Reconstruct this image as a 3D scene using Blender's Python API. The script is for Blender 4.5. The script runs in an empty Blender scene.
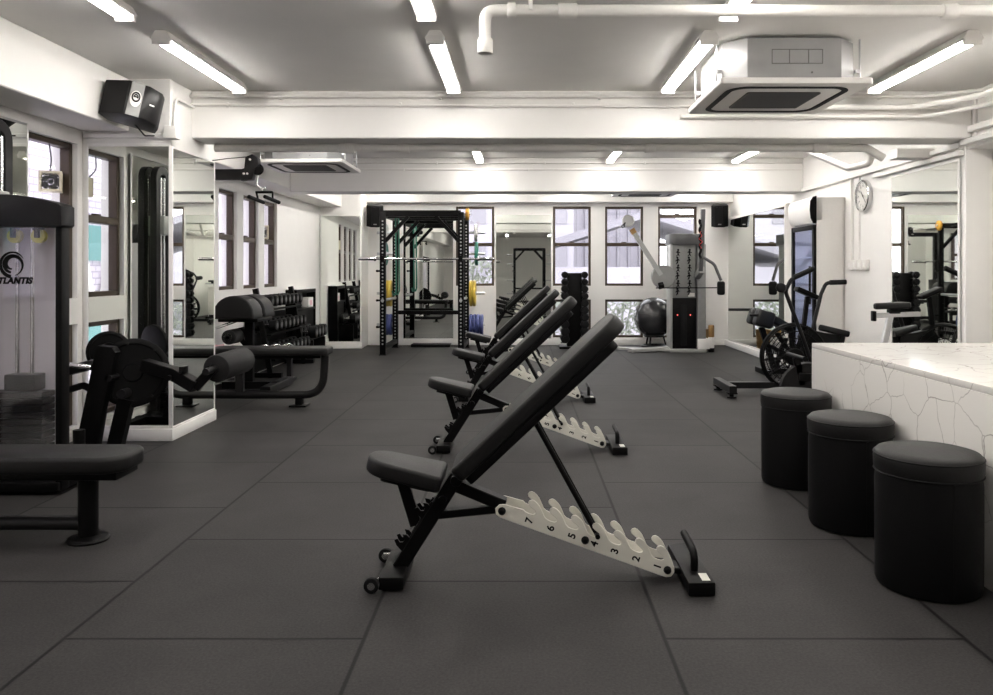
import bpy, bmesh, math, random
from mathutils import Vector, Matrix, Euler
random.seed(7)
PI = math.pi
SC = bpy.context.scene
COL = SC.collection
V = Vector

# ------------------------------------------------------------------ materials
def _nt(name):
    m = bpy.data.materials.new(name); m.use_nodes = True
    nt = m.node_tree
    return m, nt, nt.nodes['Principled BSDF']

def N(nt, kind, **kw):
    n = nt.nodes.new(kind)
    for k, v in kw.items():
        if k in n.inputs.keys(): n.inputs[k].default_value = v
        else: setattr(n, k, v)
    return n

def M(name, col, rough=0.5, metal=0.0, var=0.12, scale=40.0, bump=0.0, spec=0.5, coat=0.0):
    """principled with a noise driven variation in colour and roughness"""
    m, nt, p = _nt(name)
    tc = N(nt, 'ShaderNodeTexCoord'); nz = N(nt, 'ShaderNodeTexNoise', Scale=scale, Detail=4.0)
    nt.links.new(tc.outputs['Object'], nz.inputs['Vector'])
    mx = N(nt, 'ShaderNodeMix', data_type='RGBA')
    c = tuple(col) + (1,)
    mx.inputs[6].default_value = tuple(x*(1-var) for x in col) + (1,)
    mx.inputs[7].default_value = tuple(min(1, x*(1+var)) for x in col) + (1,)
    nt.links.new(nz.outputs['Fac'], mx.inputs[0]); nt.links.new(mx.outputs[2], p.inputs['Base Color'])
    mr = N(nt, 'ShaderNodeMapRange'); mr.inputs['To Min'].default_value = max(.03, rough-.06); mr.inputs['To Max'].default_value = min(1, rough+.06)
    nt.links.new(nz.outputs['Fac'], mr.inputs['Value']); nt.links.new(mr.outputs[0], p.inputs['Roughness'])
    p.inputs['Metallic'].default_value = metal
    p.inputs['Specular IOR Level'].default_value = spec
    p.inputs['Coat Weight'].default_value = coat
    if bump:
        b = N(nt, 'ShaderNodeBump', Strength=bump, Distance=.004)
        nt.links.new(nz.outputs['Fac'], b.inputs['Height']); nt.links.new(b.outputs[0], p.inputs['Normal'])
    return m

def emit(name, col, strength):
    m, nt, p = _nt(name)
    p.inputs['Base Color'].default_value = (.8, .8, .8, 1)
    p.inputs['Emission Color'].default_value = tuple(col) + (1,)
    p.inputs['Emission Strength'].default_value = strength
    return m

def clear(name, tint, gloss, rough=.02):
    m, nt, p = _nt(name)
    nt.nodes.remove(p)
    out = nt.nodes['Material Output']
    t = N(nt, 'ShaderNodeBsdfTransparent'); t.inputs[0].default_value = tuple(tint) + (1,)
    g = N(nt, 'ShaderNodeBsdfGlossy'); g.inputs['Roughness'].default_value = rough
    mx = N(nt, 'ShaderNodeMixShader'); mx.inputs[0].default_value = gloss
    nt.links.new(t.outputs[0], mx.inputs[1]); nt.links.new(g.outputs[0], mx.inputs[2]); nt.links.new(mx.outputs[0], out.inputs[0])
    return m

MAT = {}
MAT['wall'] = M('wall_paint', (.87, .855, .83), .55, var=.03, scale=6, bump=.05)
MAT['ceil'] = M('ceiling_paint', (.74, .725, .70), .7, var=.06, scale=3, bump=.12)
MAT['trim'] = M('white_trim', (.87, .855, .83), .4, var=.03)
MAT['pvc'] = M('white_pipe', (.82, .80, .77), .35, var=.04)
MAT['black'] = M('black_powder_coat', (.0032, .003, .0032), .42, spec=.10, var=.2, scale=300, bump=.08)
MAT['dark'] = M('charcoal_paint', (.008, .0075, .008), .36, spec=.2, var=.15)
MAT['leather'] = M('black_leather', (.0065, .0062, .0064), .48, spec=.24, var=.2, scale=120, bump=.15)
MAT['rubber'] = M('black_rubber', (.005, .005, .0055), .55, spec=.15, var=.2, scale=80)
MAT['foam'] = M('grey_foam', (.012, .0115, .012), .6, spec=.2, var=.2, scale=150, bump=.1)
MAT['ladder'] = M('bone_paint', (.62, .60, .54), .4, var=.06, scale=30)
MAT['chrome'] = M('chrome', (.75, .75, .75), .15, 1.0, var=.05)
MAT['steel'] = M('brushed_steel', (.55, .55, .56), .35, 1.0, var=.1)
MAT['silver'] = M('silver_paint', (.38, .38, .37), .4, .3, var=.08)
MAT['slate'] = M('slate_grey_panel', (.24, .24, .235), .45, .2, var=.15, scale=20)
MAT['render'] = M('lilac_render', (.30, .285, .32), .8, var=.06, scale=2)
MAT['roof'] = M('roof_sheet', (.20, .19, .215), .7, var=.1, scale=3)
MAT['shaded_leather'] = M('black_leather_shaded', (.0035, .0034, .0037), .5, spec=.12, var=.2, scale=90, bump=.08)  # darker leather for stool drums, shade of their sides put into the colour
MAT['galv'] = M('galvanised_sheet', (.34, .34, .34), .5, .35, var=.12, scale=8)
MAT['bronze'] = M('bronze_frame', (.060, .042, .028), .4, .3, var=.2)
MAT['white'] = M('white_plastic', (.80, .78, .75), .35, var=.03)
MAT['cream'] = M('cream_plastic', (.70, .64, .48), .45, var=.05)
MAT['grey'] = M('mid_grey_plastic', (.08, .08, .083), .45, var=.08)
MAT['grille'] = M('grille_grey', (.10, .098, .095), .6, var=.15)
MAT['yellow'] = M('yellow_plate', (.55, .39, .05), .5)
MAT['orange'] = M('amber_plate', (.55, .28, .04), .5)
MAT['green'] = M('green_plate', (.02, .16, .11), .5)
MAT['blue'] = M('blue_plate', (.055, .07, .21), .5)
MAT['pale'] = M('pale_plate', (.6, .6, .58), .5)
MAT['brass'] = M('olive_brass', (.50, .46, .10), .35, .4)
MAT['pink'] = M('pink_towel', (.75, .48, .52), .8, bump=.3)
MAT['wicker'] = M('brown_wicker', (.30, .17, .06), .7, var=.4, scale=90, bump=.5)
MAT['red'] = M('red_paint', (.55, .03, .03), .5)
MAT['teal'] = M('teal_sheet', (.10, .24, .24), .6)
MAT['leaf'] = M('leaf', (.15, .165, .13), .6, var=.5, scale=5)
MAT['panel'] = M('pale_shroud', (.80, .76, .80), .45, .1, var=.06, scale=4)
MAT['tube'] = emit('lamp_tube', (1.0, .96, .91), 42.0)
MAT['red_led'] = emit('red_led', (1, .05, .03), 2.0)
MAT['glass'] = clear('window_glass', (.97, .98, .98), .05)
MAT['acrylic'] = clear('clear_shroud', (.96, .955, .97), .05, .06)
MAT['cooler_glass'] = clear('cooler_glass', (.78, .82, .95), .14, .03)

def mirror_mat():
    m, nt, p = _nt('mirror')
    p.inputs['Base Color'].default_value = (.88, .905, .86, 1); p.inputs['Metallic'].default_value = 1
    p.inputs['Roughness'].default_value = .012
    return m
MAT['mirror'] = mirror_mat()

def floor_mat():
    m, nt, p = _nt('rubber_floor')
    L = nt.links.new
    tc = N(nt, 'ShaderNodeTexCoord'); sp = N(nt, 'ShaderNodeSeparateXYZ'); L(tc.outputs['Object'], sp.inputs[0])
    def mth(op, a, b=None):
        n = N(nt, 'ShaderNodeMath', operation=op)
        for i, x in enumerate((a, b)):
            if x is None: continue
            if isinstance(x, (int, float)): n.inputs[i].default_value = x
            else: L(x, n.inputs[i])
        return n.outputs[0]
    TW, TD = .980, .945
    u = mth('DIVIDE', mth('ADD', sp.outputs[0], 1.488 + TW*10), TW)
    col = mth('FLOOR', u)
    fu = mth('FRACT', u)
    odd = mth('MODULO', col, 2)
    v = mth('ADD', mth('DIVIDE', mth('ADD', sp.outputs[1], -2.56 + TD*10), TD), mth('MULTIPLY', mth('SUBTRACT', 1, odd), 0))
    v = mth('ADD', v, mth('MULTIPLY', odd, .5))
    fv = mth('FRACT', v); row = mth('FLOOR', v)
    du = mth('MULTIPLY', mth('MINIMUM', fu, mth('SUBTRACT', 1, fu)), TW)
    dv = mth('MULTIPLY', mth('MINIMUM', fv, mth('SUBTRACT', 1, fv)), TD)
    d = mth('MINIMUM', du, dv)
    seam = N(nt, 'ShaderNodeMapRange'); L(d, seam.inputs['Value']); seam.inputs['From Min'].default_value = .0035; seam.inputs['From Max'].default_value = .0095
    cmb = N(nt, 'ShaderNodeCombineXYZ'); L(col, cmb.inputs[0]); L(row, cmb.inputs[1])
    wn = N(nt, 'ShaderNodeTexWhiteNoise', noise_dimensions='2D'); L(cmb.outputs[0], wn.inputs['Vector'])
    big = N(nt, 'ShaderNodeTexNoise', Scale=1.6, Detail=5.0, Roughness=.6); L(tc.outputs['Object'], big.inputs['Vector'])
    fine = N(nt, 'ShaderNodeTexNoise', Scale=110.0, Detail=3.0, Roughness=.7); L(tc.outputs['Object'], fine.inputs['Vector'])
    t = mth('ADD', mth('ADD', mth('MULTIPLY', wn.outputs['Value'], .08), mth('MULTIPLY', big.outputs['Fac'], .37)), mth('MULTIPLY', fine.outputs['Fac'], .60))
    cr = N(nt, 'ShaderNodeValToRGB'); L(t, cr.inputs[0])
    cr.color_ramp.elements[0].position = .34; cr.color_ramp.elements[0].color = (.0125, .0120, .0121, 1)
    cr.color_ramp.elements[1].position = .66; cr.color_ramp.elements[1].color = (.0430, .0405, .0402, 1)
    mx = N(nt, 'ShaderNodeMix', data_type='RGBA'); L(seam.outputs[0], mx.inputs[0]); mx.inputs[6].default_value = (.004, .004, .004, 1)
    L(cr.outputs[0], mx.inputs[7]); L(mx.outputs[2], p.inputs['Base Color'])
    p.inputs['Roughness'].default_value = .62; p.inputs['Specular IOR Level'].default_value = .16
    hb = mth('ADD', mth('MULTIPLY', seam.outputs[0], .6), mth('MULTIPLY', fine.outputs['Fac'], .4))
    b = N(nt, 'ShaderNodeBump', Strength=.35, Distance=.004); L(hb, b.inputs['Height']); L(b.outputs[0], p.inputs['Normal'])
    return m
MAT['floor'] = floor_mat()

def marble_mat():
    m, nt, p = _nt('veined_marble')
    L = nt.links.new
    tc = N(nt, 'ShaderNodeTexCoord')
    nz = N(nt, 'ShaderNodeTexNoise', Scale=4.0, Detail=4.0); L(tc.outputs['Object'], nz.inputs['Vector'])
    sc = N(nt, 'ShaderNodeVectorMath', operation='SCALE'); sc.inputs['Scale'].default_value = .16; L(nz.outputs['Color'], sc.inputs[0])
    ad = N(nt, 'ShaderNodeVectorMath', operation='ADD'); L(tc.outputs['Object'], ad.inputs[0]); L(sc.outputs[0], ad.inputs[1])
    vo = N(nt, 'ShaderNodeTexVoronoi', feature='DISTANCE_TO_EDGE', Scale=5.4); L(ad.outputs[0], vo.inputs['Vector'])
    mr = N(nt, 'ShaderNodeMapRange'); L(vo.outputs['Distance'], mr.inputs['Value'])
    mr.inputs['From Min'].default_value = .003; mr.inputs['From Max'].default_value = .017; mr.inputs['To Min'].default_value = 1; mr.inputs['To Max'].default_value = 0
    mk = N(nt, 'ShaderNodeTexNoise', Scale=2.3, Detail=3.0); L(tc.outputs['Object'], mk.inputs['Vector'])
    ms = N(nt, 'ShaderNodeMapRange'); L(mk.outputs['Fac'], ms.inputs['Value']); ms.inputs['From Min'].default_value = .40; ms.inputs['From Max'].default_value = .54
    mu = N(nt, 'ShaderNodeMath', operation='MULTIPLY'); L(mr.outputs[0], mu.inputs[0]); L(ms.outputs[0], mu.inputs[1])
    mx = N(nt, 'ShaderNodeMix', data_type='RGBA'); L(mu.outputs[0], mx.inputs[0])
    mx.inputs[6].default_value = (.80, .775, .74, 1); mx.inputs[7].default_value = (.40, .375, .35, 1)
    L(mx.outputs[2], p.inputs['Base Color']); p.inputs['Roughness'].default_value = .22
    return m
MAT['marble'] = marble_mat()

def brick_mat(name, c1, c2, mort, scale):
    m, nt, p = _nt(name)
    tc = N(nt, 'ShaderNodeTexCoord'); mp = N(nt, 'ShaderNodeMapping'); mp.inputs['Rotation'].default_value = (PI/2, 0, PI/2)
    br = N(nt, 'ShaderNodeTexBrick', Scale=scale)
    br.inputs['Color1'].default_value = c1 + (1,); br.inputs['Color2'].default_value = c2 + (1,); br.inputs['Mortar'].default_value = mort + (1,)
    br.inputs['Mortar Size'].default_value = .03
    nt.links.new(tc.outputs['Generated'], br.inputs['Vector'])
    cx = N(nt, 'ShaderNodeCombineXYZ'); sp = N(nt, 'ShaderNodeSeparateXYZ')
    nt.links.new(tc.outputs['Object'], sp.inputs[0]); nt.links.new(sp.outputs[1], cx.inputs[0]); nt.links.new(sp.outputs[2], cx.inputs[1])
    nt.links.new(cx.outputs[0], br.inputs['Vector'])
    nt.links.new(br.outputs['Color'], p.inputs['Base Color']); p.inputs['Roughness'].default_value = .7
    return m
MAT['brick'] = brick_mat('pale_wall_tiles', (.47, .425, .50), (.54, .50, .57), (.31, .28, .34), 3.4)

# ------------------------------------------------------------------ geometry
class MB:
    def __init__(self): self.bm = bmesh.new()
    def _merge(self, tmp, mat=None):
        if mat is not None: bmesh.ops.transform(tmp, matrix=mat, verts=tmp.verts)
        mp = {}
        for v in tmp.verts: mp[v] = self.bm.verts.new(v.co)
        for f in tmp.faces:
            try: self.bm.faces.new([mp[v] for v in f.verts])
            except ValueError: pass
        tmp.free(); return self
    def box(self, c, s, rot=(0, 0, 0), bev=0.0, seg=2):
        t = bmesh.new(); bmesh.ops.create_cube(t, size=1)
        bmesh.ops.scale(t, vec=V(s), verts=t.verts)
        if bev: bmesh.ops.bevel(t, geom=t.edges[:], offset=min(bev, min(s)*.49), segments=seg, affect='EDGES', profile=.5)
        return self._merge(t, Matrix.Translation(V(c)) @ Euler(rot).to_matrix().to_4x4())
    def bx(self, x0, x1, y0, y1, z0, z1, bev=0.0, seg=2):
        return self.box(((x0+x1)/2, (y0+y1)/2, (z0+z1)/2), (abs(x1-x0), abs(y1-y0), abs(z1-z0)), bev=bev, seg=seg)
    def sweep(self, pts, prof, closed=False, up=None, cap=True):
        pts = [V(p) for p in pts]; n = len(pts)
        tans = []
        for i in range(n):
            if closed: t = pts[(i+1) % n] - pts[i-1]
            elif i == 0: t = pts[1]-pts[0]
            elif i == n-1: t = pts[-1]-pts[-2]
            else: t = (pts[i+1]-pts[i]).normalized() + (pts[i]-pts[i-1]).normalized()
            tans.append(t.normalized())
        if up is None: up = V((0, 0, 1)) if abs(tans[0].z) < .9 else V((0, 1, 0))
        nrm = V(up); nrm = (nrm - tans[0]*nrm.dot(tans[0])).normalized()
        rings = []
        for i in range(n):
            if i: nrm = (tans[i-1].rotation_difference(tans[i]) @ nrm)
            nrm = (nrm - tans[i]*nrm.dot(tans[i])).normalized()
            bi = tans[i].cross(nrm)
            k = 1.0
            if 0 < i < n-1 and not closed:
                cs = (pts[i]-pts[i-1]).normalized().dot(tans[i]); k = 1/max(cs, .5)
            rings.append([self.bm.verts.new(pts[i] + bi*a*1.0 + nrm*b*1.0) if k < 1.02 else self.bm.verts.new(pts[i] + bi*a + nrm*b) for a, b in prof])
        m = len(prof)
        rg = range(n) if closed else range(n-1)
        for i in rg:
            A, B = rings[i], rings[(i+1) % n]
            for j in range(m):
                self.bm.faces.new((A[j], A[(j+1) % m], B[(j+1) % m], B[j]))
        if cap and not closed:
            self.bm.faces.new(rings[0][::-1]); self.bm.faces.new(rings[-1])
        return self
    def tube(self, pts, r, n=12, closed=False):
        return self.sweep(pts, [(r*math.cos(2*PI*k/n), r*math.sin(2*PI*k/n)) for k in range(n)], closed)
    def bar(self, pts, w, h, up=None, bev=.004):
        a, b = w/2, h/2; c = min(bev, a*.8, b*.8)
        return self.sweep(pts, [(-a+c, -b), (a-c, -b), (a, -b+c), (a, b-c), (a-c, b), (-a+c, b), (-a, b-c), (-a, -b+c)], up=up)
    def cyl(self, p0, p1, r, r2=None, n=20, bev=0.0):
        p0, p1 = V(p0), V(p1); L = (p1-p0).length
        r2 = r if r2 is None else r2
        prof = [(r, 0), (r2, L)] if not bev else [(r-bev, 0), (r-.3*bev, .3*bev), (r, bev), (r2, L-bev), (r2-.3*bev, L-.3*bev), (r2-bev, L)]
        return self.lathe(prof, p0, (p1-p0), n)
    def lathe(self, prof, o=(0, 0, 0), axis=(0, 0, 1), n=24, cap=True):
        q = V((0, 0, 1)).rotation_difference(V(axis).normalized()); o = V(o)
        rings = []
        for r, z in prof:
            if r < 1e-6: rings.append([self.bm.verts.new(o + q @ V((0, 0, z)))])
            else: rings.append([self.bm.verts.new(o + q @ V((r*math.cos(2*PI*k/n), r*math.sin(2*PI*k/n), z))) for k in range(n)])
        for A, B in zip(rings, rings[1:]):
            for k in range(n):
                k2 = (k+1) % n
                if len(A) == 1 and len(B) == 1: continue
                if len(A) == 1: self.bm.faces.new((A[0], B[k2], B[k]))
                elif len(B) == 1: self.bm.faces.new((A[k], A[k2], B[0]))
                else: self.bm.faces.new((A[k], A[k2], B[k2], B[k]))
        if cap:
            if len(rings[0]) > 1: self.bm.faces.new(rings[0][::-1])
            if len(rings[-1]) > 1: self.bm.faces.new(rings[-1])
        return self
    def prism(self, poly, d0, d1, mat=None, bev=0.0, seg=2, vert_bev=False):
        """poly in local XY, extruded along local Z from d0 to d1, then placed by mat"""
        t = bmesh.new()
        a = [t.verts.new((x, y, d0)) for x, y in poly]; b = [t.verts.new((x, y, d1)) for x, y in poly]
        n = len(poly)
        t.faces.new(a[::-1]); t.faces.new(b)
        for i in range(n): t.faces.new((a[i], a[(i+1) % n], b[(i+1) % n], b[i]))
        bmesh.ops.recalc_face_normals(t, faces=t.faces)
        if bev:
            es = [e for e in t.edges if abs(e.verts[0].co.z - e.verts[1].co.z) < 1e-7]
            bmesh.ops.bevel(t, geom=es, offset=bev, segments=seg, affect='EDGES', profile=.5)
        return self._merge(t, mat)
    def sphere(self, c, r, n=24, sz=(1, 1, 1)):
        t = bmesh.new(); bmesh.ops.create_uvsphere(t, u_segments=n, v_segments=n//2, radius=r)
        return self._merge(t, Matrix.Translation(V(c)) @ Matrix.Diagonal(V(sz)).to_4x4())
    def torus(self, c, R, r, axis=(0, 0, 1), n=32, m=8):
        q = V((0, 0, 1)).rotation_difference(V(axis).normalized()); c = V(c)
        return self.tube([c + q @ V((R*math.cos(2*PI*k/n), R*math.sin(2*PI*k/n), 0)) for k in range(n)], r, m, closed=True)
    def text(self, s, size, mat, depth=.001, shear=0, offset=0, align='CENTER', space=1.0):
        cu = bpy.data.curves.new('txt', 'FONT'); cu.body = s; cu.size = size; cu.extrude = depth; cu.shear = shear
        cu.offset = offset; cu.align_x = align; cu.align_y = 'CENTER'; cu.space_character = space
        o = bpy.data.objects.new('txt', cu); COL.objects.link(o)
        dg = bpy.context.evaluated_depsgraph_get(); me = bpy.data.meshes.new_from_object(o.evaluated_get(dg))
        t = bmesh.new(); t.from_mesh(me)
        bpy.data.objects.remove(o); bpy.data.meshes.remove(me); bpy.data.curves.remove(cu)
        return self._merge(t, mat)
    def build(self, name, mat, parent=None, smooth=38):
        bm = self.bm
        bmesh.ops.recalc_face_normals(bm, faces=bm.faces)
        o0 = org(parent)
        if o0.length: bmesh.ops.translate(bm, vec=-o0, verts=bm.verts)
        a = math.radians(smooth)
        for f in bm.faces: f.smooth = True
        for e in bm.edges:
            e.smooth = len(e.link_faces) == 2 and e.calc_face_angle(4) < a
        me = bpy.data.meshes.new(name); bm.to_mesh(me); bm.free()
        me.materials.append(MAT[mat] if isinstance(mat, str) else mat)
        o = bpy.data.objects.new(name, me); COL.objects.link(o)
        if parent is not None: o.parent = parent
        return o

def org(o):
    while o is not None and o.parent is not None: o = o.parent
    return V(o.location) if o is not None else V((0, 0, 0))

def fillet(pts, rad, seg=6):
    pts = [V(p) for p in pts]; out = [pts[0]]
    for a, b, c in zip(pts, pts[1:], pts[2:]):
        d1 = (a-b).normalized(); d2 = (c-b).normalized()
        ang = d1.angle(d2)
        if ang > PI-.05: out.append(b); continue
        L = min(rad/math.tan(ang/2), (a-b).length*.49, (c-b).length*.49)
        p, q = b+d1*L, b+d2*L
        for k in range(seg+1):
            t = k/seg; out.append(p*(1-t)**2 + b*2*t*(1-t) + q*t*t)
    out.append(pts[-1]); return out

def rrect(w, h, r, seg=6):
    """rounded rectangle centred on the origin; r one radius or four (from +x+y counter-clockwise)"""
    rs = [r]*4 if isinstance(r, (int, float)) else r
    out = []
    for k, (sx, sy) in enumerate(((1, 1), (-1, 1), (-1, -1), (1, -1))):
        rr = rs[k]; cx, cy = sx*(w/2-rr), sy*(h/2-rr)
        for i in range(seg+1):
            a = k*PI/2 + i/seg*PI/2; out.append((cx+rr*math.cos(a), cy+rr*math.sin(a)))
    return out

def frame(o, ex, ey):
    """matrix with local x -> ex, local y -> ey, z = ex x ey, at o"""
    ex = V(ex).normalized(); ey = V(ey); ey = (ey-ex*ey.dot(ex)).normalized(); ez = ex.cross(ey)
    m = Matrix((ex, ey, ez)).transposed().to_4x4(); m.translation = V(o); return m
def XZ(o=(0, 0, 0)): return frame(o, (1, 0, 0), (0, 0, 1))     # local z -> -Y
def YZ(o=(0, 0, 0)): return frame(o, (0, 1, 0), (0, 0, 1))     # local z -> +X

def tag(o, label, cat, group=None, kind=None):
    o['label'] = label; o['category'] = cat
    if group: o['group'] = group
    if kind: o['kind'] = kind
    return o
def thing(name, label, cat, loc=(0, 0, 0), group=None, kind=None):
    o = bpy.data.objects.new(name, None); COL.objects.link(o); o.location = loc; o.empty_display_size = .1
    return tag(o, label, cat, group, kind)
def struct(name, mb, mat, label, cat): return tag(mb.build(name, mat), label, cat, kind='structure')
def copy_tree(o, parent=None):
    c = o.copy(); COL.objects.link(c)
    if parent is not None: c.parent = parent
    for ch in list(o.children): copy_tree(ch, c)
    return c
ORD = ['first', 'second', 'third', 'fourth', 'fifth', 'sixth', 'seventh', 'eighth', 'ninth', 'tenth', 'eleventh', 'twelfth']

# ------------------------------------------------------------------ room
XL, XR, XD, YB, YF, ZC = -3.10, 3.41, 3.62, 12.73, -6.5, 2.56
struct('floor', MB().bx(XL-.2, XD+.2, YF-.2, YB+.2, -.08, 0), 'floor', 'black speckled rubber tile floor with staggered seams', 'floor')
struct('ceiling', MB().bx(XL-.2, XD+.2, YF-.2, YB+.2, ZC, ZC+.15), 'ceil', 'painted grey-white concrete ceiling', 'ceiling')

def wall(name, axis, pos, out, u0, u1, z0, z1, holes, label):
    """wall whose inner face is at pos and whose outer face is at pos+out, pierced by holes (u0,u1,z0,z1)"""
    us = sorted({u0, u1, *[h[0] for h in holes], *[h[1] for h in holes]}); zs = sorted({z0, z1, *[h[2] for h in holes], *[h[3] for h in holes]})
    mb = MB(); bm = mb.bm
    def pt(p, u, z): return V((p, u, z)) if axis == 'x' else V((u, p, z))
    cache = {}
    def vt(p, u, z):
        k = (round(p, 4), round(u, 4), round(z, 4))
        if k not in cache: cache[k] = bm.verts.new(pt(p, u, z))
        return cache[k]
    def solid(i, j):
        if i < 0 or j < 0 or i >= len(us)-1 or j >= len(zs)-1: return False
        cu, cz = (us[i]+us[i+1])/2, (zs[j]+zs[j+1])/2
        return not any(h[0] < cu < h[1] and h[2] < cz < h[3] for h in holes)
    for i in range(len(us)-1):
        for j in range(len(zs)-1):
            if not solid(i, j): continue
            a, b, c, d = us[i], us[i+1], zs[j], zs[j+1]
            for p in (pos, pos+out): bm.faces.new((vt(p, a, c), vt(p, b, c), vt(p, b, d), vt(p, a, d)))
            for (di, dj, e) in ((-1, 0, ((a, c), (a, d))), (1, 0, ((b, c), (b, d))), (0, -1, ((a, c), (b, c))), (0, 1, ((a, d), (b, d)))):
                if not solid(i+di, j+dj):
                    (ua, za), (ub, zb) = e
                    bm.faces.new((vt(pos, ua, za), vt(pos, ub, zb), vt(pos+out, ub, zb), vt(pos+out, ua, za)))
    return struct(name, mb, 'wall', label, 'wall')

WL = [(4.95, 5.50, 1.01, 2.09), (4.95, 5.50, .12, .83), (7.36, 7.88, 1.0, 2.07), (8.08, 8.60, 1.0, 2.06), (8.80, 9.31, 1.0, 2.06), (9.52, 10.02, 1.0, 2.06),
      (2.3, 2.9, 1.0, 2.09), (3.1, 3.7, 1.0, 2.09)]
WB = [(-1.04, -.42, .96, 2.246), (.535, 1.15, .96, 2.246), (.535, 1.15, .12, .738), (1.38, 2.0, .96, 2.246), (1.38, 2.0, .12, .738), (2.24, 2.87, .96, 2.246), (2.24, 2.87, .12, .738)]
wall('wall_left', 'x', XL, -.18, YF, YB, 0, ZC, WL, 'white left wall pierced by narrow windows')
wall('wall_back', 'y', YB, .18, XL-.18, XR+.3, 0, ZC, WB, 'white back wall with tall windows')
wall('wall_right', 'x', XR, .40, 6.0, YB, 0, ZC, [], 'white right wall carrying the clock and mirrors')
struct('wall_entrance', MB().bx(XD, XD+.18, YF, 6.0, 0, ZC), 'wall', 'white set-back wall beside the counter with the door', 'wall')
struct('wall_front', MB().bx(XL-.18, XD+.18, YF-.18, YF, 0, ZC), 'wall', 'plain white wall behind the camera', 'wall')

def beam(name, dims, label): struct(name, MB().bx(*dims, bev=.008, seg=1), 'wall', label, 'beam')
beam('ceiling_beam', (-2.77, XR+.0, 5.92, 6.22, 2.20, ZC), 'nearer white ceiling beam crossing the room above the benches')
beam('ceiling_beam', (-2.77, XR, 9.45, 9.78, 2.155, ZC), 'farther white ceiling beam crossing the room')
beam('ceiling_beam', (XL, XR, 12.55, YB, 2.30, ZC), 'white beam above the back wall windows')
beam('ceiling_beam', (XL, -2.77, YF, 12.2, 2.19, ZC), 'long white beam above the left wall windows')
beam('ceiling_beam', (XR, XD, YF, 6.0, 2.13, ZC), 'long white beam above the door on the right')
struct('column_left', MB().bx(XL, -2.475, 5.56, 6.32, 0, ZC, bev=.006, seg=1), 'wall', 'white column clad in mirrors beside the left windows', 'column')
struct('column_back', MB().bx(XL, -2.46, 12.17, YB, 0, ZC, bev=.006, seg=1), 'wall', 'white corner column carrying a mirror at the back left', 'column')
def trim(name, dims, label): struct(name, MB().bx(*dims, bev=.006), 'trim', label, 'skirting')
trim('baseboard_back', (-2.46, XR, 12.70, YB, 0, .09), 'white skirting along the back wall')
trim('baseboard_right', (3.31, XR, 6.02, YB, 0, .09), 'white skirting along the right wall')
trim('baseboard_column', (XL, -2.448, 5.53, 6.335, 0, .085), 'white skirting around the mirrored column')
trim('baseboard_corner', (XL, -2.445, 12.14, 12.3, 0, .09), 'white skirting under the corner mirror')
trim('baseboard_left', (XL, XL+.02, YF, 12.1, 0, .09), 'white skirting along the left wall')

# windows ---------------------------------------------------------
def window(n, axis, pos, hole, bars, label):
    u0, u1, z0, z1 = hole
    cu, cz = (u0+u1)/2, (z0+z1)/2
    loc = (pos, cu, z0) if axis == 'x' else (cu, pos, z0)
    w = thing('window_%d' % n, label, 'window', loc, kind='structure')
    f = MB(); t, d = .038, .035
    def b(mb, a0, a1, c0, c1, dd, sh=0):
        if axis == 'x': mb.bx(pos-dd+sh, pos+dd+sh, a0, a1, c0, c1, bev=.004, seg=1)
        else: mb.bx(a0, a1, pos-dd+sh, pos+dd+sh, c0, c1, bev=.004, seg=1)
    b(f, u0, u0+t, z0, z1, d); b(f, u1-t, u1, z0, z1, d); b(f, u0+t, u1-t, z0, z0+t, d); b(f, u0+t, u1-t, z1-t, z1, d)
    fo = f.build('window_frame', 'bronze', w)
    for z in bars:
        f = MB(); b(f, u0+t, u1-t, z-.028, z+.028, d*1.1); b(f, cu-.04, cu+.04, z+.03, z+.045, d*.5)
        f.build('sash_rail', 'bronze', w)
    g = MB(); b(g, u0+t*.8, u1-t*.8, z0+t*.8, z1-t*.8, .003, 0)
    g.build('pane', 'glass', w)
for k, h in enumerate(WL):
    big = h[3] > 1
    nm = ['nearest left wall window beside the mirrored column', 'low left wall window under the nearest tall one', 'narrow left window hidden behind the mirrored column',
          'first narrow left window beyond the mirrored column', 'second narrow left window beyond the mirrored column', 'third narrow left window beyond the mirrored column',
          'left wall window far in front of the column', 'left wall window between the near mirror and its neighbour'][k]
    window(k+1, 'x', XL-.07, h, [h[2]+.53*(h[3]-h[2])] if big else [], nm)
for k, h in enumerate(WB):
    nm = ['back wall window behind the power rack', 'tall back window above the dumbbell tower', 'low back window behind the dumbbell tower', 'tall back window above the exercise ball',
          'low back window beside the exercise ball', 'tall back window behind the cable machine', 'low back window behind the cable machine and ball'][k]
    bars = [1.63] if h[3] > 1 else []
    if k == 5: bars = [1.63, 2.09]
    window(k+9, 'y', YB+.06, h, bars, nm)

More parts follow.
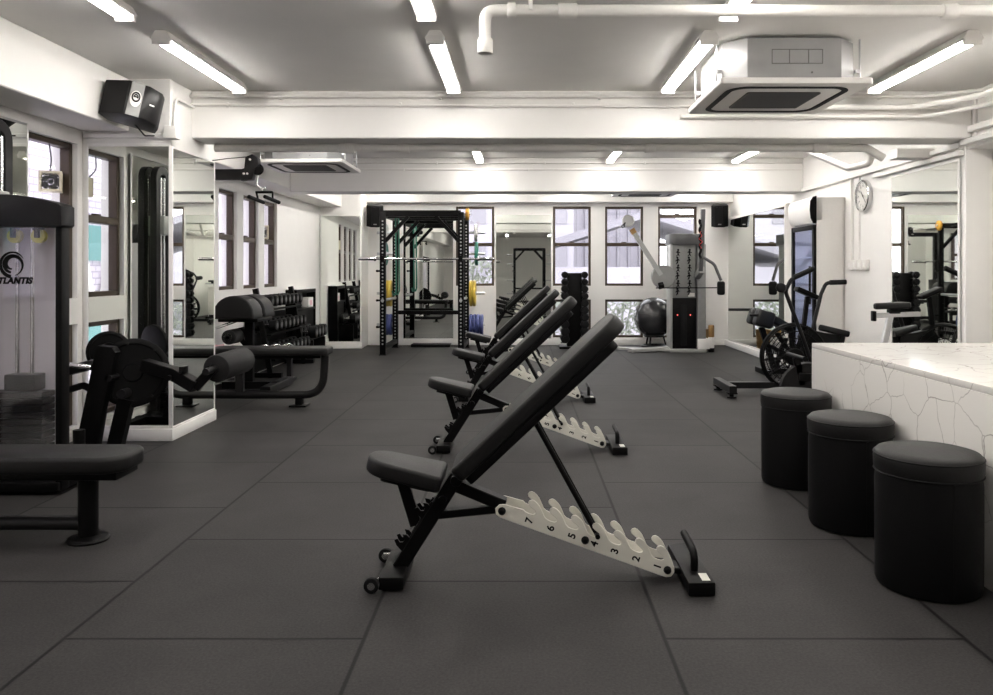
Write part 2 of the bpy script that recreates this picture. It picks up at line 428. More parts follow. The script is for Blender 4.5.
# mirrors ---------------------------------------------------------
def mirror(label, axis, pos, face, u0, u1, z0, z1, rimw=.02, name='wall_mirror'):
    """glass whose reflecting side looks along face (+1/-1) of the axis"""
    cu = (u0+u1)/2
    loc = (pos, cu, z0) if axis == 'x' else (cu, pos, z0)
    r = thing(name, label, 'mirror', loc)
    g, f = MB(), MB()
    def b(mb, a0, a1, c0, c1, p0, p1, bv=.002):
        lo, hi = min(pos+face*p0, pos+face*p1), max(pos+face*p0, pos+face*p1)
        if axis == 'x': mb.bx(lo, hi, a0, a1, c0, c1, bev=bv, seg=1)
        else: mb.bx(a0, a1, lo, hi, c0, c1, bev=bv, seg=1)
    b(g, u0+rimw*.5, u1-rimw*.5, z0+rimw*.5, z1-rimw*.5, -.006, 0, 0)
    g.build('mirror_glass', 'mirror', r)
    if rimw:
        for q in ((u0, u0+rimw, z0, z1), (u1-rimw, u1, z0, z1), (u0+rimw, u1-rimw, z1-rimw, z1), (u0+rimw, u1-rimw, z0, z0+rimw)): b(f, *q, -.008, .004)
        f.build('mirror_frame', 'trim', r)
    return r
mirror('tall mirror on the front face of the left column', 'y', 5.548, -1, -3.07, -2.463, .088, 2.10)
mirror('narrow tall mirror on the aisle side of the left column', 'x', -2.458, 1, 5.545, 6.32, .088, 2.08, .012)
mc = mirror('tall mirror on the back left corner column', 'y', 12.135, -1, -3.09, -2.455, .09, 2.07)
mc.rotation_euler.z = math.radians(2.5)
mirror('mirror on the back wall behind the power rack', 'y', 12.715, -1, -1.90, -1.07, .095, 2.2, .012)
mirror('mirror on the back wall right of the power rack', 'y', 12.715, -1, -.40, .515, .095, 2.12, .012)
mirror('large mirror on the right wall near the back corner', 'x', 3.325, -1, 9.85, 12.55, .10, 2.03)
mirror('tall mirror on the right wall beyond the counter', 'x', 3.392, -1, 6.06, 7.18, .10, 2.07, .02)
mirror('mirror on the left wall behind the weight stack machine', 'x', XL+.03, 1, 3.75, 4.90, .10, 2.13, .012)

struct('trim_1', MB().bx(3.333, XR, 9.83, 12.57, 0, 2.05, .004), 'trim', 'white backing panel behind the corner mirror on the right wall', 'panel')
# door ------------------------------------------------------------
d = thing('door_1', 'white door with two hinges at the right edge of the room', 'door', (XD, 5.4, 0), kind='structure')
f = MB(); f.bx(XD-.03, XD, 4.86, 4.93, 0, 2.1, .005); f.bx(XD-.03, XD, 5.90, 5.97, 0, 2.1, .005); f.bx(XD-.03, XD, 4.86, 5.97, 2.04, 2.11, .005); f.build('door_frame', 'trim', d)
MB().bx(XD-.022, XD, 4.94, 5.89, .01, 2.03, .004).build('door_leaf', 'white', d)
h = MB()
for z in (1.75, 1.0, .3): h.cyl((XD-.036, 5.89, z), (XD-.036, 5.89, z+.11), .012, n=10)
h.build('hinge', 'steel', d)

# ------------------------------------------------------------------ ceiling lights
def make_light():
    r = thing('ceiling_light', 'x', 'ceiling light', (0, 0, 0), 'fluorescent ceiling battens')
    L = .63
    p = [(-.03, 0), (.03, 0), (.058, -.045), (.05, -.052), (-.05, -.052), (-.058, -.045)]
    MB().prism(p, -L, L, XZ()).build('housing', 'white', r)
    t = [(.036, -.0525), (.034, -.066), (.018, -.076), (-.018, -.076), (-.034, -.066), (-.036, -.0525)]
    MB().prism(t, -L+.03, L-.03, XZ()).build('lamp_tube', 'tube', r)
    for s in (-1, 1): MB().box((0, s*(L-.012), -.055), (.10, .03, .05), bev=.006).build('end_cap', 'white', r)
    return r
LROWS = [(-2.03, 'left row'), (-.48, 'second row from the left'), (1.07, 'third row from the left'), (2.56, 'right row')]
LY = [(5.06, 'just before nearer beam'), (3.42, 'one place nearer than the beam'), (1.55, 'above the camera end'), (-2.9, 'added behind camera to light wall'), (8.72, 'between the two beams'), (6.95, 'added unseen behind the nearer beam')]  # rows far behind camera and behind the nearer beam are added fill light
proto = make_light(); first = True
for ly, yn in LY:
    for lx, xn in LROWS:
        if ly == 8.72 and lx == -2.03: continue
        o = proto if first else copy_tree(proto); first = False
        o.location = (lx, ly, ZC); o['label'] = 'white ceiling batten in the %s, %s' % (xn, yn)
for lx, xn in ((-2.03, 'leftmost of four'), (-.48, 'second from the left'), (.8, 'third from the left'), (2.75, 'rightmost of four')):  # unseen back bay battens, added to brighten the back wall
    for yy, yn in ((10.45, 'behind the farther beam'), (11.88, 'nearest the back windows')):
        o = copy_tree(proto); o.location = (lx, yy, ZC); o['label'] = 'added unseen white ceiling batten %s, %s' % (yn, xn)

# ------------------------------------------------------------------ air conditioners
def make_ac():
    r = thing('ceiling_air_conditioner', 'x', 'air conditioner', (0, 0, 0), 'ceiling cassette air conditioners')
    a, c = .385, .115
    p = [(a-c, -a), (a, -a+c), (a, a-c), (a-c, a), (-a+c, a), (-a, a-c), (-a, -a+c), (-a+c, -a)]
    body = MB().prism(p, .03, .27, bev=.004).build('body', 'galv', r)
    q = MB()
    for x0, x1 in ((-.13, .16),): 
        for zz in (.12, .20): q.bx(x0, x1, -a-.003, -a, zz, zz+.003)
        for xx in (-.13, -.03, .08, .16): q.bx(xx, xx+.003, -a-.003, -a, .12, .203)
    q.cyl((.1, -a-.004, .07), (.1, -a, .07), .006, n=8)
    q.build('access_plate', 'grille', body)
    # panel: square frame with rounded slot, seen from below
    w = .435
    pn = MB().prism(rrect(2*w, 2*w, .02), -.005, .03, bev=.006).build('panel', 'white', r)
    ring_o, ring_i = rrect(.72, .72, .12), rrect(.65, .65, .09)
    s = MB(); bm = s.bm
    A = [bm.verts.new((x, y, -.006)) for x, y in ring_o]; B = [bm.verts.new((x, y, -.006)) for x, y in ring_i]
    A2 = [bm.verts.new((x, y, -.010)) for x, y in ring_o]; B2 = [bm.verts.new((x, y, -.010)) for x, y in ring_i]
    n = len(A)
    for i in range(n):
        j = (i+1) % n
        bm.faces.new((A[i], A[j], B[j], B[i])); bm.faces.new((A2[i], A2[j], B2[j], B2[i])); bm.faces.new((A[i], A[j], A2[j], A2[i])); bm.faces.new((B[i], B[j], B2[j], B2[i]))
    s.build('air_slot', 'rubber', pn)
    g = MB().prism(rrect(.44, .44, .02), -.012, -.004)
    gr = g.build('intake_grille', 'grille', pn)
    l = MB()
    for k in range(14): l.bx(-.21, .21, -.205+k*.0305, -.195+k*.0305, -.016, -.011)
    l.build('louvre', 'grey', gr)
    for sx, sy in ((1, 1), (1, -1), (-1, 1), (-1, -1)):
        h = MB().cyl((sx*.42, sy*.28, .03), (sx*.42, sy*.28, .30), .006, n=8); h.box((sx*.405, sy*.28, .10), (.03, .03, .02)); h.build('hanger_rod', 'steel', r)
    return r
ac = make_ac(); ac.location = (1.575, 4.89, 2.27); ac['label'] = 'cassette air conditioner with bare metal body hanging before the nearer beam on the right'
o = copy_tree(ac); o.location = (-2.17, 8.12, 2.27); o['label'] = 'cassette air conditioner hanging above the left side between the two beams'
o = copy_tree(ac); o.location = (1.75, 10.9, 2.275); o['label'] = 'cassette air conditioner hanging in the back bay before the windows'

# ------------------------------------------------------------------ pipes and conduits
def pipe(label, pts, r, rad=.06, name='water_pipe', joints=(), cat='pipe', clips=None):
    o = thing(name, label, cat, pts[0])
    MB().tube(fillet(pts, rad), r, 14).build('pipe_run', 'pvc', o)
    for (a, b) in joints:
        MB().cyl(a, b, r*1.28, n=16, bev=r*.15).build('pipe_joint', 'pvc', o)
    if clips:
        m = MB()
        for (x, y, z) in clips: m.box((x, y, z), (.02, r*3, r*3), bev=.003)
        m.build('clip', 'trim', o)
    return o
pipe('thick white drain pipe across the ceiling with open down-turned end', [(-.165, 3.72, 2.24), (-.165, 3.72, 2.435), (XD-.02, 3.72, 2.43)], .028, .05, 'drain_pipe',
     [((-.165, 3.72, 2.23), (-.165, 3.72, 2.30)), ((-.06, 3.72, 2.435), (-.02, 3.72, 2.435)), ((.18, 3.72, 2.434), (.27, 3.72, 2.434)), ((2.0, 3.72, 2.432), (2.07, 3.72, 2.432))],
     clips=[(0.05, 3.72, 2.47), (2.3, 3.72, 2.46)])
pipe('white pipe running just under the nearer beam', [(-2.40, 6.18, 2.169), (2.72, 6.18, 2.169), (2.86, 6.18, 2.09)], .032, .06, 'water_pipe',
     [((-1.42, 6.18, 2.169), (-1.30, 6.18, 2.169)), ((-.95, 6.18, 2.169), (-.87, 6.18, 2.169)), ((.98, 6.18, 2.169), (1.06, 6.18, 2.169)), ((2.3, 6.18, 2.169), (2.42, 6.18, 2.169))])
pipe('thin upper conduit along the nearer beam top', [(-2.75, 5.888, 2.51), (3.0, 5.888, 2.51), (XR-.03, 5.6, 2.50)], .014, .1, 'conduit', cat='conduit', clips=[(x, 5.905, 2.51) for x in (-1.8, -.6, .6, 2.0, 2.7)])
pipe('thin lower conduit along the nearer beam face', [(-2.75, 5.90, 2.45), (XR-.02, 5.90, 2.43)], .011, .05, 'conduit', cat='conduit', clips=[(x, 5.908, 2.45) for x in (-2.2, -.9, .4, 1.5)])
pipe('thick white pipe hugging the nearer beam face on the right', [(1.3, 5.87, 2.425), (2.95, 5.87, 2.425), (3.22, 5.5, 2.43), (3.22, 3.9, 2.43)], .022, .12, 'water_pipe', [((2.1, 5.87, 2.425), (2.2, 5.87, 2.425))])
pipe('white pipe low on the nearer beam face on the right', [(1.2, 5.89, 2.36), (3.05, 5.89, 2.36), (3.27, 5.55, 2.37), (3.27, 3.9, 2.37)], .016, .12, 'water_pipe')
pipe('upper conduit along the farther beam', [(-2.72, 9.44, 2.50), (XR-.02, 9.44, 2.50)], .012, .05, 'conduit', cat='conduit', clips=[(x, 9.44, 2.5) for x in (-1.0, .3, 1.5)])
pipe('lower conduit along the farther beam', [(-2.72, 9.442, 2.42), (XR-.02, 9.442, 2.42)], .009, .05, 'conduit', cat='conduit', clips=[(x, 9.44, 2.42) for x in (-1.4, .1, 1.2)])
def trunk(label, dims): tag(MB().bx(*dims, bev=.004, seg=1).build('cable_trunking', 'trim'), label, 'trunking')
trunk('upper white trunking along the right wall above clock and mirror', (XR-.045, XR, 6.02, 9.4, 2.145, 2.185))
trunk('lower white trunking along the right wall above the tall mirror', (XR-.05, XR, 6.02, 7.5, 2.085, 2.125))
trunk('upper white trunking above the door on the right', (XR-.05, XR, 2.0, 5.9, 2.24, 2.29))
trunk('lower white trunking above the door on the right', (XR-.05, XR, 2.0, 6.0, 2.155, 2.20))
trunk('white trunking around the mirrored column under the speaker', (-3.08, -2.45, 5.535, 5.56, 2.14, 2.17))
trunk('vertical white trunking left of the clock', (XR-.03, XR, 8.02, 8.07, 1.30, 2.14))
trunk('thin vertical white trunking under the clock', (XR-.02, XR, 7.86, 7.885, 1.30, 2.14))
trunk('white junction box under the nearer beam on the right', (3.10, XR, 6.45, 6.60, 2.13, 2.21))
pipe('short white drain bend on the right under the nearer beam', [(2.80, 6.27, 2.16), (2.80, 6.27, 2.06), (2.72, 6.5, 2.05), (2.56, 7.1, 2.30), (2.56, 7.1, ZC)], .026, .06, 'drain_pipe')
pipe('vertical conduit at the right corner of the nearer beam', [(XR-.012, 5.86, 2.52), (XR-.012, 5.86, 2.15)], .014, .05, 'conduit', cat='conduit')
pipe('white conduit looping up the mirrored column corner', [(-2.455, 5.9, 2.43), (-2.455, 5.6, 2.43), (-2.455, 5.56, 2.15)], .010, .05, 'conduit', cat='conduit')
tag(MB().bx(-2.50, -2.41, 5.50, 5.58, 2.13, 2.22, .006).build('junction_box', 'white'), 'small white junction box at the mirrored column corner', 'junction box')
# ------------------------------------------------------------------ speakers
r = thing('wall_speaker', 'large tilted black speaker with silver strip mounted above the mirrored column', 'speaker', (-2.60, 5.30, 2.10))
R = Matrix.Translation(V((-2.60, 5.27, 2.315))) @ Euler((math.radians(-6), math.radians(12), math.radians(34))).to_matrix().to_4x4()
hw, hh = .185, .118
MB().prism([(-hw, 0), (-.06, -.13), (.06, -.13), (hw-.03, -.06), (hw, .02), (hw, .12), (-hw, .12)], -hh, hh, R, bev=.008).build('cabinet', 'dark', r)
MB().prism([(-.045, -.138), (.035, -.138), (.035, -.129), (-.045, -.129)], -hh*.98, hh*.98, R).build('strip', 'slate', r)
MB().prism([(.036, -.134), (.066, -.134), (hw-.03, -.066), (hw-.005, -.0), (hw-.03, .0), (.06, -.12)], -hh*.97, hh*.97, R, bev=.003).build('grille', 'dark', r)
e = MB(); e.lathe([(0, .0), (.055, 0), (.055, .006), (0, .006)], (0, 0, 0), (0, 0, 1), 28)
bmesh.ops.transform(e.bm, matrix=R @ frame((-.005, -.138, .0), (1, 0, 0), (0, 0, 1)) @ Matrix.Diagonal((.62, 1, 1, 1)), verts=e.bm.verts)
badge = e.build('badge', 'white', r)
e = MB(); e.torus((0, .012, .007), .030, .006, n=28, m=6)
e.tube([V((.016*math.cos(a), .012+.016*math.sin(a), .007)) for a in [k*.5-.5 for k in range(9)]], .005, 6); e.box((0, .012, .007), (.03, .008, .006))
bmesh.ops.transform(e.bm, matrix=R @ frame((-.005, -.138, .0), (1, 0, 0), (0, 0, 1)) @ Matrix.Diagonal((.75, 1, 1, 1)), verts=e.bm.verts)
e.build('emblem', 'black', badge)
e = MB(); e.prism([(.085, -.128), (.115, -.122), (.115, -.12), (.085, -.126)], -.012, -.004, R); e.build('maker_mark', 'white', r)
e = MB().cyl((-2.66, 5.56, 2.32), (-2.62, 5.33, 2.32), .02, n=12); e.box((-2.66, 5.55, 2.32), (.1, .02, .12)); e.build('bracket', 'black', r)
MB().tube(fillet([(-2.60, 5.30, 2.19), (-2.58, 5.4, 2.13), (-2.58, 5.54, 2.155)], .03), .005, 8).build('cable', 'black', r)
def corner_speaker(label, x, rz):
    r = thing('corner_speaker', label, 'speaker', (x, 12.42, 1.9), 'black corner speakers')
    R = Matrix.Translation(V((x, 12.42, 2.08))) @ Euler((math.radians(14), 0, rz)).to_matrix().to_4x4()
    MB().prism([(-.13, -.06), (-.06, -.13), (.06, -.13), (.13, -.06), (.11, .09), (-.11, .09)], -.17, .17, R, bev=.01).build('cabinet', 'black', r)
    MB().prism([(-.055, -.136), (.055, -.136), (.055, -.129), (-.055, -.129)], -.15, .15, R).build('grille', 'dark', r)
    e = MB(); e.box((0, -.137, -.12), (.05, .006, .016)); bmesh.ops.transform(e.bm, matrix=R, verts=e.bm.verts); e.build('maker_mark', 'silver', r)
    MB().cyl((x, 12.46, 2.02), (x, 12.73, 2.0), .018, n=10).build('bracket', 'black', r)
    return r
corner_speaker('black wedge speaker high in the back left corner above the rack', -2.30, .25)
corner_speaker('black wedge speaker high in the back right corner', 3.16, -.25)

# ------------------------------------------------------------------ counter and stools
r = thing('counter', 'white veined marble counter block behind the black stools', 'counter', (2.5, 3.0, 0))
MB().bx(1.765, 3.30, .9, 4.75, .735, .765, .004).build('worktop', 'marble', r)
b = MB(); b.bx(1.765, 1.805, .9, 4.75, 0, .7345, .002); b.bx(1.805, 3.30, 4.71, 4.75, 0, .7345, .002); b.bx(1.805, 3.3, .9, .94, 0, .7345, .002); b.build('side_panel', 'marble', r)
def make_stool():
    r = thing('round_stool', 'x', 'stool', (0, 0, 0), 'black leather drum stools')
    MB().lathe([(0, 0), (.168, 0), (.180, .006), (.186, .025), (.187, .20), (.187, .40), (.183, .435)], n=56).build('drum', 'shaded_leather', r)
    c = MB().lathe([(.181, .433), (.188, .438), (.191, .45), (.192, .485), (.189, .502), (.178, .514), (.155, .520), (0, .523)], n=56).build('cushion', 'leather', r)
    p = MB().torus((0, 0, .436), .188, .004, n=56, m=6); p.torus((0, 0, .498), .190, .0035, n=56, m=6); p.build('piping', 'shaded_leather', c)
    MB().bx(-.004, .004, -.1885, -.186, .02, .43).build('seam', 'shaded_leather', r)
    return r
st = make_stool(); st.location = (1.558, 3.0, 0); st['label'] = 'black leather drum stool nearest the camera, lowest in the photo'
o = copy_tree(st); o.location = (1.560, 3.71, 0); o['label'] = 'black leather drum stool in the middle of the three by the counter'
o = copy_tree(st); o.location = (1.562, 4.45, 0); o['label'] = 'black leather drum stool farthest away, by the counter corner'

# ------------------------------------------------------------------ adjustable benches
def make_bench():
    r = thing('adjustable_bench', 'x', 'weight bench', (0, 0, 0), 'adjustable weight benches in a row')
    # front foot with transport wheels
    ft = MB().bx(-.53, -.435, -.15, .14, .008, .055, .005).build('foot', 'black', r)
    for s in (-1, 1):
        w = MB().cyl((-.553, s*.155-.014, .030), (-.553, s*.155+.014, .030), .029, n=24, bev=.005).build('wheel', 'rubber', r)
        MB().cyl((-.553, s*.155-.016, .030), (-.553, s*.155+.016, .030), .014, n=16).build('hub', 'chrome', w)
        MB().box((-.535, s*.135, .033), (.05, .012, .03), bev=.004).build('wheel_bracket', 'chrome', w)
    # rear foot with handle and label
    f2 = MB().bx(.62, .72, -.195, .22, .004, .054, .005).build('foot', 'black', r)
    MB().tube(fillet([(.668, -.07, .05), (.668, -.07, .118), (.668, .12, .132)], .04), .0145, 12).build('handle', 'black', f2)
    MB().bx(.675, .705, -.175, -.105, .0535, .0552).build('sticker', 'ladder', f2)
    # main post, pivot, rails
    MB().bar([(-.47, 0, .045), (-.245, 0, .40)], .075, .055).build('post', 'black', r)
    MB().bar([(-.262, 0, .368), (-.06, 0, .285)], .062, .045).build('rail', 'black', r)
    MB().bar([(-.345, 0, .245), (-.09, 0, .27)], .05, .03).build('brace', 'black', r)
    p = MB().cyl((-.245, -.075, .395), (-.245, .075, .395), .022, n=18, bev=.003); p.cyl((-.30, -.055, .315), (-.30, .055, .315), .016, n=14); p.build('pivot', 'black', r)
    # seat on its arm
    sx0, sz0, sx1, sz1 = -.590, .488, -.292, .420
    ang = math.atan2(sz1-sz0, sx1-sx0); L = math.hypot(sx1-sx0, sz1-sz0)
    ex = V((math.cos(ang), 0, math.sin(ang)))
    poly = []
    for k in range(25):
        a = PI/2 + PI*k/24; poly.append((.095+.095*math.cos(a), .108*math.sin(a)))
    poly = poly + [(L-.02, -.133), (L, -.118), (L, .118), (L-.02, .133)]
    st = MB().prism(poly, -.062, 0, frame((sx0, 0, sz0), ex, (0, 1, 0)), bev=.014, seg=3).build('seat', 'leather', r)
    MB().prism(rrect(.20, .15, .02), -.078, -.060, frame(V((sx0, 0, sz0))+ex*.17, ex, (0, 1, 0))).build('seat_plate', 'black', st)
    MB().bar([(-.468, 0, .40), (-.408, 0, .205)], .045, .026).build('seat_arm', 'black', r)
    nb = MB()
    def notch(cx, cz):
        pl = [(.62*x, .62*y) for x, y in ((-.03, -.05), (.05, -.05), (.055, .0), (.05, .035), (.03, .055), (.02, .02), (.005, .012), (-.012, .022), (-.012, .05), (-.032, .055), (-.04, .02))]
        nb.prism(pl, -.035, -.025, frame((cx, 0, cz), (math.cos(.6), 0, math.sin(.6)), (-math.sin(.6), 0, math.cos(.6))))
        nb.prism(pl, .025, .035, frame((cx, 0, cz), (math.cos(.6), 0, math.sin(.6)), (-math.sin(.6), 0, math.cos(.6))))
    notch(-.372, .262); notch(-.452, .140)
    nb.bar([(-.432, -.03, .14), (-.335, -.03, .30)], .01, .025); nb.bar([(-.432, .03, .14), (-.335, .03, .30)], .01, .025)
    nb.build('seat_bracket', 'black', r)
    # back pad
    p0, p1 = V((-.266, 0, .444)), V((.364, 0, 1.036))
    ex = (p1-p0).normalized(); L = (p1-p0).length; mid = (p0+p1)/2
    bp = MB().prism(rrect(L, .275, [.075, .035, .035, .075], 8), -.062, 0, frame(mid, ex, (0, 1, 0)), bev=.014, seg=3).build('backrest', 'leather', r)
    MB().prism(rrect(.77, .255, .03), -.094, -.061, frame(p0+ex*.405, ex, (0, 1, 0)), bev=.004).build('backrest_plate', 'black', bp)
    bn = ex.cross(V((0, 1, 0)))
    a = p0 + ex*.355 + V((ex.z, 0, -ex.x))*.095
    # numbered ladder
    lb = V((-.0695, 0, .277)); u = V((.942, 0, -.335)); v = V((.335, 0, .942)); pit = .0873; LL = .6756
    tooth = [(-.022, .033), (-.010, .027), (.006, .0255), (.020, .027), (.027, .032), (.028, .038), (.022, .044), (.010, .048), (0, .052), (-.008, .056), (-.0125, .064), (-.010, .073),
             (-.001, .079), (.010, .078), (.024, .072), (.036, .064), (.046, .054), (.0554, .0437)]
    prof = [(.0, .027), (.060, .031)]
    for k in range(7):
        c = .0973 + pit*k
        prof += [(c+x, y) for x, y in tooth]
    prof += [(LL+.022, .016), (LL+.028, 0), (LL+.022, -.019), (LL+.005, -.028), (LL-.02, -.029), (.0, -.026), (-.018, -.019), (-.027, 0), (-.018, .019)]
    for s in (-1, 1):
        pl = MB().prism(prof[::-1], s*.058-.004, s*.058+.004, frame(lb, u, v) @ Matrix.Identity(4), bev=.0012, seg=1).build('ladder_plate', 'ladder', r)
        if s == 1: near = pl
    # frame(): local z = u x v = -Y, so s=+1 is the camera side
    sp = MB().bar([lb+u*.02-v*.01, lb+u*(LL-.02)-v*.01], .10, .010, up=v); sp.build('ladder_spine', 'ladder', r)
    for k in range(7):
        c = .112 + pit*k
        if k == 3: c += .004
        MB().text(str(7-k), .040, frame(lb+u*c+v*.0005+V((0, -.0621, 0)), v, -u), .0006, offset=.0012).build('ladder_number', 'black', near)
    for c, q in ((0, 0), (.339, .002), (LL, 0)):
        MB().lathe([(.0, .016), (.008, .015), (.014, .009), (.0155, 0)], lb+u*c+v*q+V((0, -.062, 0)), (0, -1, 0), 18).build('bolt', 'black', r)
    MB().bar([lb+u*(LL-.05)-v*.012, (.66, 0, .03)], .09, .022).build('rail', 'black', r)
    # prop strut
    pin = lb + u*(.0973+pit*3+.017) + v*.0355
    stt = MB()
    for s in (-1, 1): stt.tube([a+V((0, s*.045, 0)), pin+V((0, s*.045, 0))], .0105, 10)
    stt.cyl(a+V((0, -.06, 0)), a+V((0, .06, 0)), .013, n=12); stt.cyl(pin+V((0, -.085, 0)), pin+V((0, .085, 0)), .0095, n=14)
    stt.build('prop_strut', 'black', r)
    return r
bn = make_bench()
BL = ['nearest black adjustable bench with white numbered ladder, largest in the photo', 'second black adjustable bench in the row, just behind the nearest one',
      'third black adjustable bench in the row, between second and last', 'last black adjustable bench in the row, closest to the back mirror']
for k, (x, y) in enumerate(((0, 3.08), (-.02, 5.29), (-.035, 7.30), (-.045, 9.25))):
    o = bn if k == 0 else copy_tree(bn)
    o.location = (x, y, 0); o['label'] = BL[k]

# ------------------------------------------------------------------ weight stack machine (left foreground)
r = thing('pulldown_machine', 'black weight stack machine with ATLANTIS shroud and long low bench, left foreground', 'gym machine', (-2.4, 3.9, 0))
MB().bx(-2.490, -2.452, 4.20, 4.28, .02, 1.46, .010).build('post', 'black', r)
MB().bx(-3.07, -3.0, 4.20, 4.28, .02, 1.46, .012).build('post', 'dark', r)
c = MB(); top = [(-3.09, 1.435), (-2.445, 1.435), (-2.435, 1.445), (-2.435, 1.545), (-2.455, 1.56)]
for k in range(9):
    x = -2.47-.58*k/8; top.append((x, 1.565+.045*math.sin(PI*k/8)))
top += [(-3.08, 1.56), (-3.09, 1.55)]
c.prism(top, -4.30, -4.17, XZ(), bev=.012).build('crown', 'dark', r)
MB().bx(-3.0, -2.52, 4.365, 4.38, .06, 1.44).build('back_panel', 'panel', r)
sh = MB().bx(-3.0, -2.494, 4.205, 4.211, .06, 1.44).build('clear_shroud', 'acrylic', r)
tm = MB().text('ATLANTIS', .046, frame((-2.722, 4.2035, 1.147), (1, 0, 0), (0, 0, 1)), .0008, shear=.25, offset=.0026, space=1.04)
tm.build('lettering', 'black', sh)
def swirl(ctr, k):
    mb = MB()
    def arc(fr, fw, a0, a1, n=40):
        L_, R_ = [], []
        for i in range(n+1):
            t = i/n; a = math.radians(a0+(a1-a0)*t); rr, w = fr(t), fw(t)
            L_.append(((rr+w/2)*math.cos(a), (rr+w/2)*math.sin(a))); R_.append(((rr-w/2)*math.cos(a), (rr-w/2)*math.sin(a)))
        for i in range(n):
            mb.prism([(k*x, k*y) for x, y in (L_[i], L_[i+1], R_[i+1], R_[i])], 0, .0012, frame(ctr, (1, 0, 0), (0, 0, 1)))
    arc(lambda t: 1.0-.02*t, lambda t: .30*(1-t)**.6+.015, 262, 28)
    arc(lambda t: .66+.12*t, lambda t: .06+.20*math.sin(PI*min(1, .18+t*.82))**.8, 258, 60)
    arc(lambda t: .36+.55*t**.9, lambda t: .03+.25*math.sin(PI*(.12+.85*t)), 262, -78)
    return mb
swirl(V((-2.716, 4.2035, 1.235)), .066).build('emblem', 'black', sh)
for x in (-2.745, -2.665): MB().cyl((x, 4.29, .08), (x, 4.29, 1.44), .011, n=12).build('guide_rod', 'chrome', r)
for k in range(13): MB().bx(-2.93, -2.575, 4.23, 4.35, .08+k*.036, .112+k*.036, .004, 1).build('weight_plate', 'dark', r)
MB().bx(-2.79, -2.62, 4.24, 4.34, .55, .64, .008).build('stack_head', 'dark', r)
for x in (-2.745, -2.615):
    p = MB().lathe([(.012, -.014), (.038, -.014), (.030, 0), (.038, .014), (.012, .014)], (x, 4.27, 1.390), (0, 1, 0), 20).build('pulley', 'brass', r)
    MB().bx(x-.012, x+.012, 4.24, 4.30, 1.38, 1.437, .003).build('pulley_bracket', 'black', p)
f = MB(); f.bar([(-2.88, 4.45, .05), (-2.40, 4.45, .05)], .07, .06); f.bx(-3.06, -2.46, 4.18, 4.40, .02, .07, .006); f.cyl((-2.53, 4.47, 0), (-2.53, 4.47, .02), .055, n=24, bev=.005); f.cyl((-2.50, 4.45, .02), (-2.50, 4.45, .3), .032, n=16)
f.build('base_frame', 'black', r)
pp = rrect(1.36, .30, [.10, .01, .01, .11], 8)
sd = MB().prism([(x, y) for x, y in pp], -.075, 0, frame((-2.40, 3.52, .395), (1, 0, 0), (0, 1, 0)), bev=.02, seg=3).build('seat', 'leather', r)
MB().bx(-2.9, -1.76, 3.42, 3.62, .285, .322, .006).build('seat_plate', 'black', sd)
lg = MB(); lg.sweep([(-1.925, 3.50, .02), (-1.925, 3.50, .30)], rrect(.082, .075, .034)); lg.build('leg', 'black', r)
MB().lathe([(.0, 0), (.085, 0), (.088, .008), (.08, .018), (.04, .026), (0, .026)], (-1.925, 3.5, 0), n=36).build('foot', 'black', r)
MB().tube([(-3.0, 3.5, .075), (-1.93, 3.5, .075)], .030, 16).build('base_tube', 'dark', r)

# tall arch tower at the wall, mostly outside the frame, seen in the column mirror
r = thing('pulley_tower', 'tall arched black pulley tower at the left wall seen in the column mirror', 'gym machine', (-3.0, 4.62, 0))
MB().bar(fillet([(-3.02, 4.60, .02), (-3.02, 4.60, 2.04), (-3.02, 4.42, 2.04), (-3.02, 4.42, .02)], .12), .07, .055, up=(1, 0, 0)).build('arch', 'dark', r)
for y in (4.48, 4.54): MB().cyl((-3.0, y, .1), (-3.0, y, 1.98), .011, n=10).build('guide_rod', 'chrome', r)
for k in range(12): MB().bx(-3.06, -2.95, 4.46, 4.56, .08+k*.036, .112+k*.036, .003, 1).build('weight_plate', 'black', r)
MB().bx(-3.06, -2.96, 4.46, 4.56, 1.5, 1.66, .01).build('pulley_block', 'silver', r)
MB().bx(-3.07, -2.96, 4.38, 4.64, 0, .04, .005).build('base_plate', 'black', r)

# ------------------------------------------------------------------ plate loaded leg machine
r = thing('leg_curl_machine', 'black leg curl machine with round cams and foam roller before the mirrored column', 'gym machine', (-2.5, 4.98, 0))
def cam(ctr, rad, axis, w=.03):
    mb = MB(); mb.lathe([(0, -w/2), (rad*.9, -w/2), (rad, -w/2+.006), (rad, w/2-.006), (rad*.93, w/2), (rad*.85, w/2), (rad*.82, w/2-.008), (.06, w/2-.008), (.055, w/2+.012), (0, w/2+.012)], ctr, axis, 48)
    return mb
ax = V((.40, -1, .12)).normalized()
c1 = cam(V((-2.495, 5.06, .545)), .22, ax); q = c1.build('cam', 'black', r)
for k in range(7):
    a = k*2*PI/7+.4; e1 = ax.cross(V((0, 0, 1))).normalized(); e2 = ax.cross(e1)
    ctr = V((-2.495, 5.06, .545)) + (e1*math.cos(a)+e2*math.sin(a))*.19 + ax*.012; MB().cyl(ctr, ctr+ax*.012, .009, n=10).build('bolt', 'dark', q)
cam(V((-2.735, 5.22, .665)), .135, V((.5, -1, .1))).build('cam', 'black', r)
MB().prism([(-2.66, .69), (-2.64, .735), (-2.55, .725), (-2.525, .69), (-2.61, .33), (-2.66, .02), (-2.80, .02), (-2.73, .34)], -4.98, -4.90, XZ(), bev=.012).build('shield', 'black', r)
MB().bar([(-2.52, 5.03, .38), (-2.60, 5.02, .02)], .09, .07).build('upright', 'black', r)
b = MB(); b.bar([(-3.0, 4.95, .035), (-2.45, 4.95, .035)], .07, .06); b.bar([(-2.95, 4.75, .035), (-2.95, 5.3, .035)], .07, .06); b.build('base_frame', 'black', r)
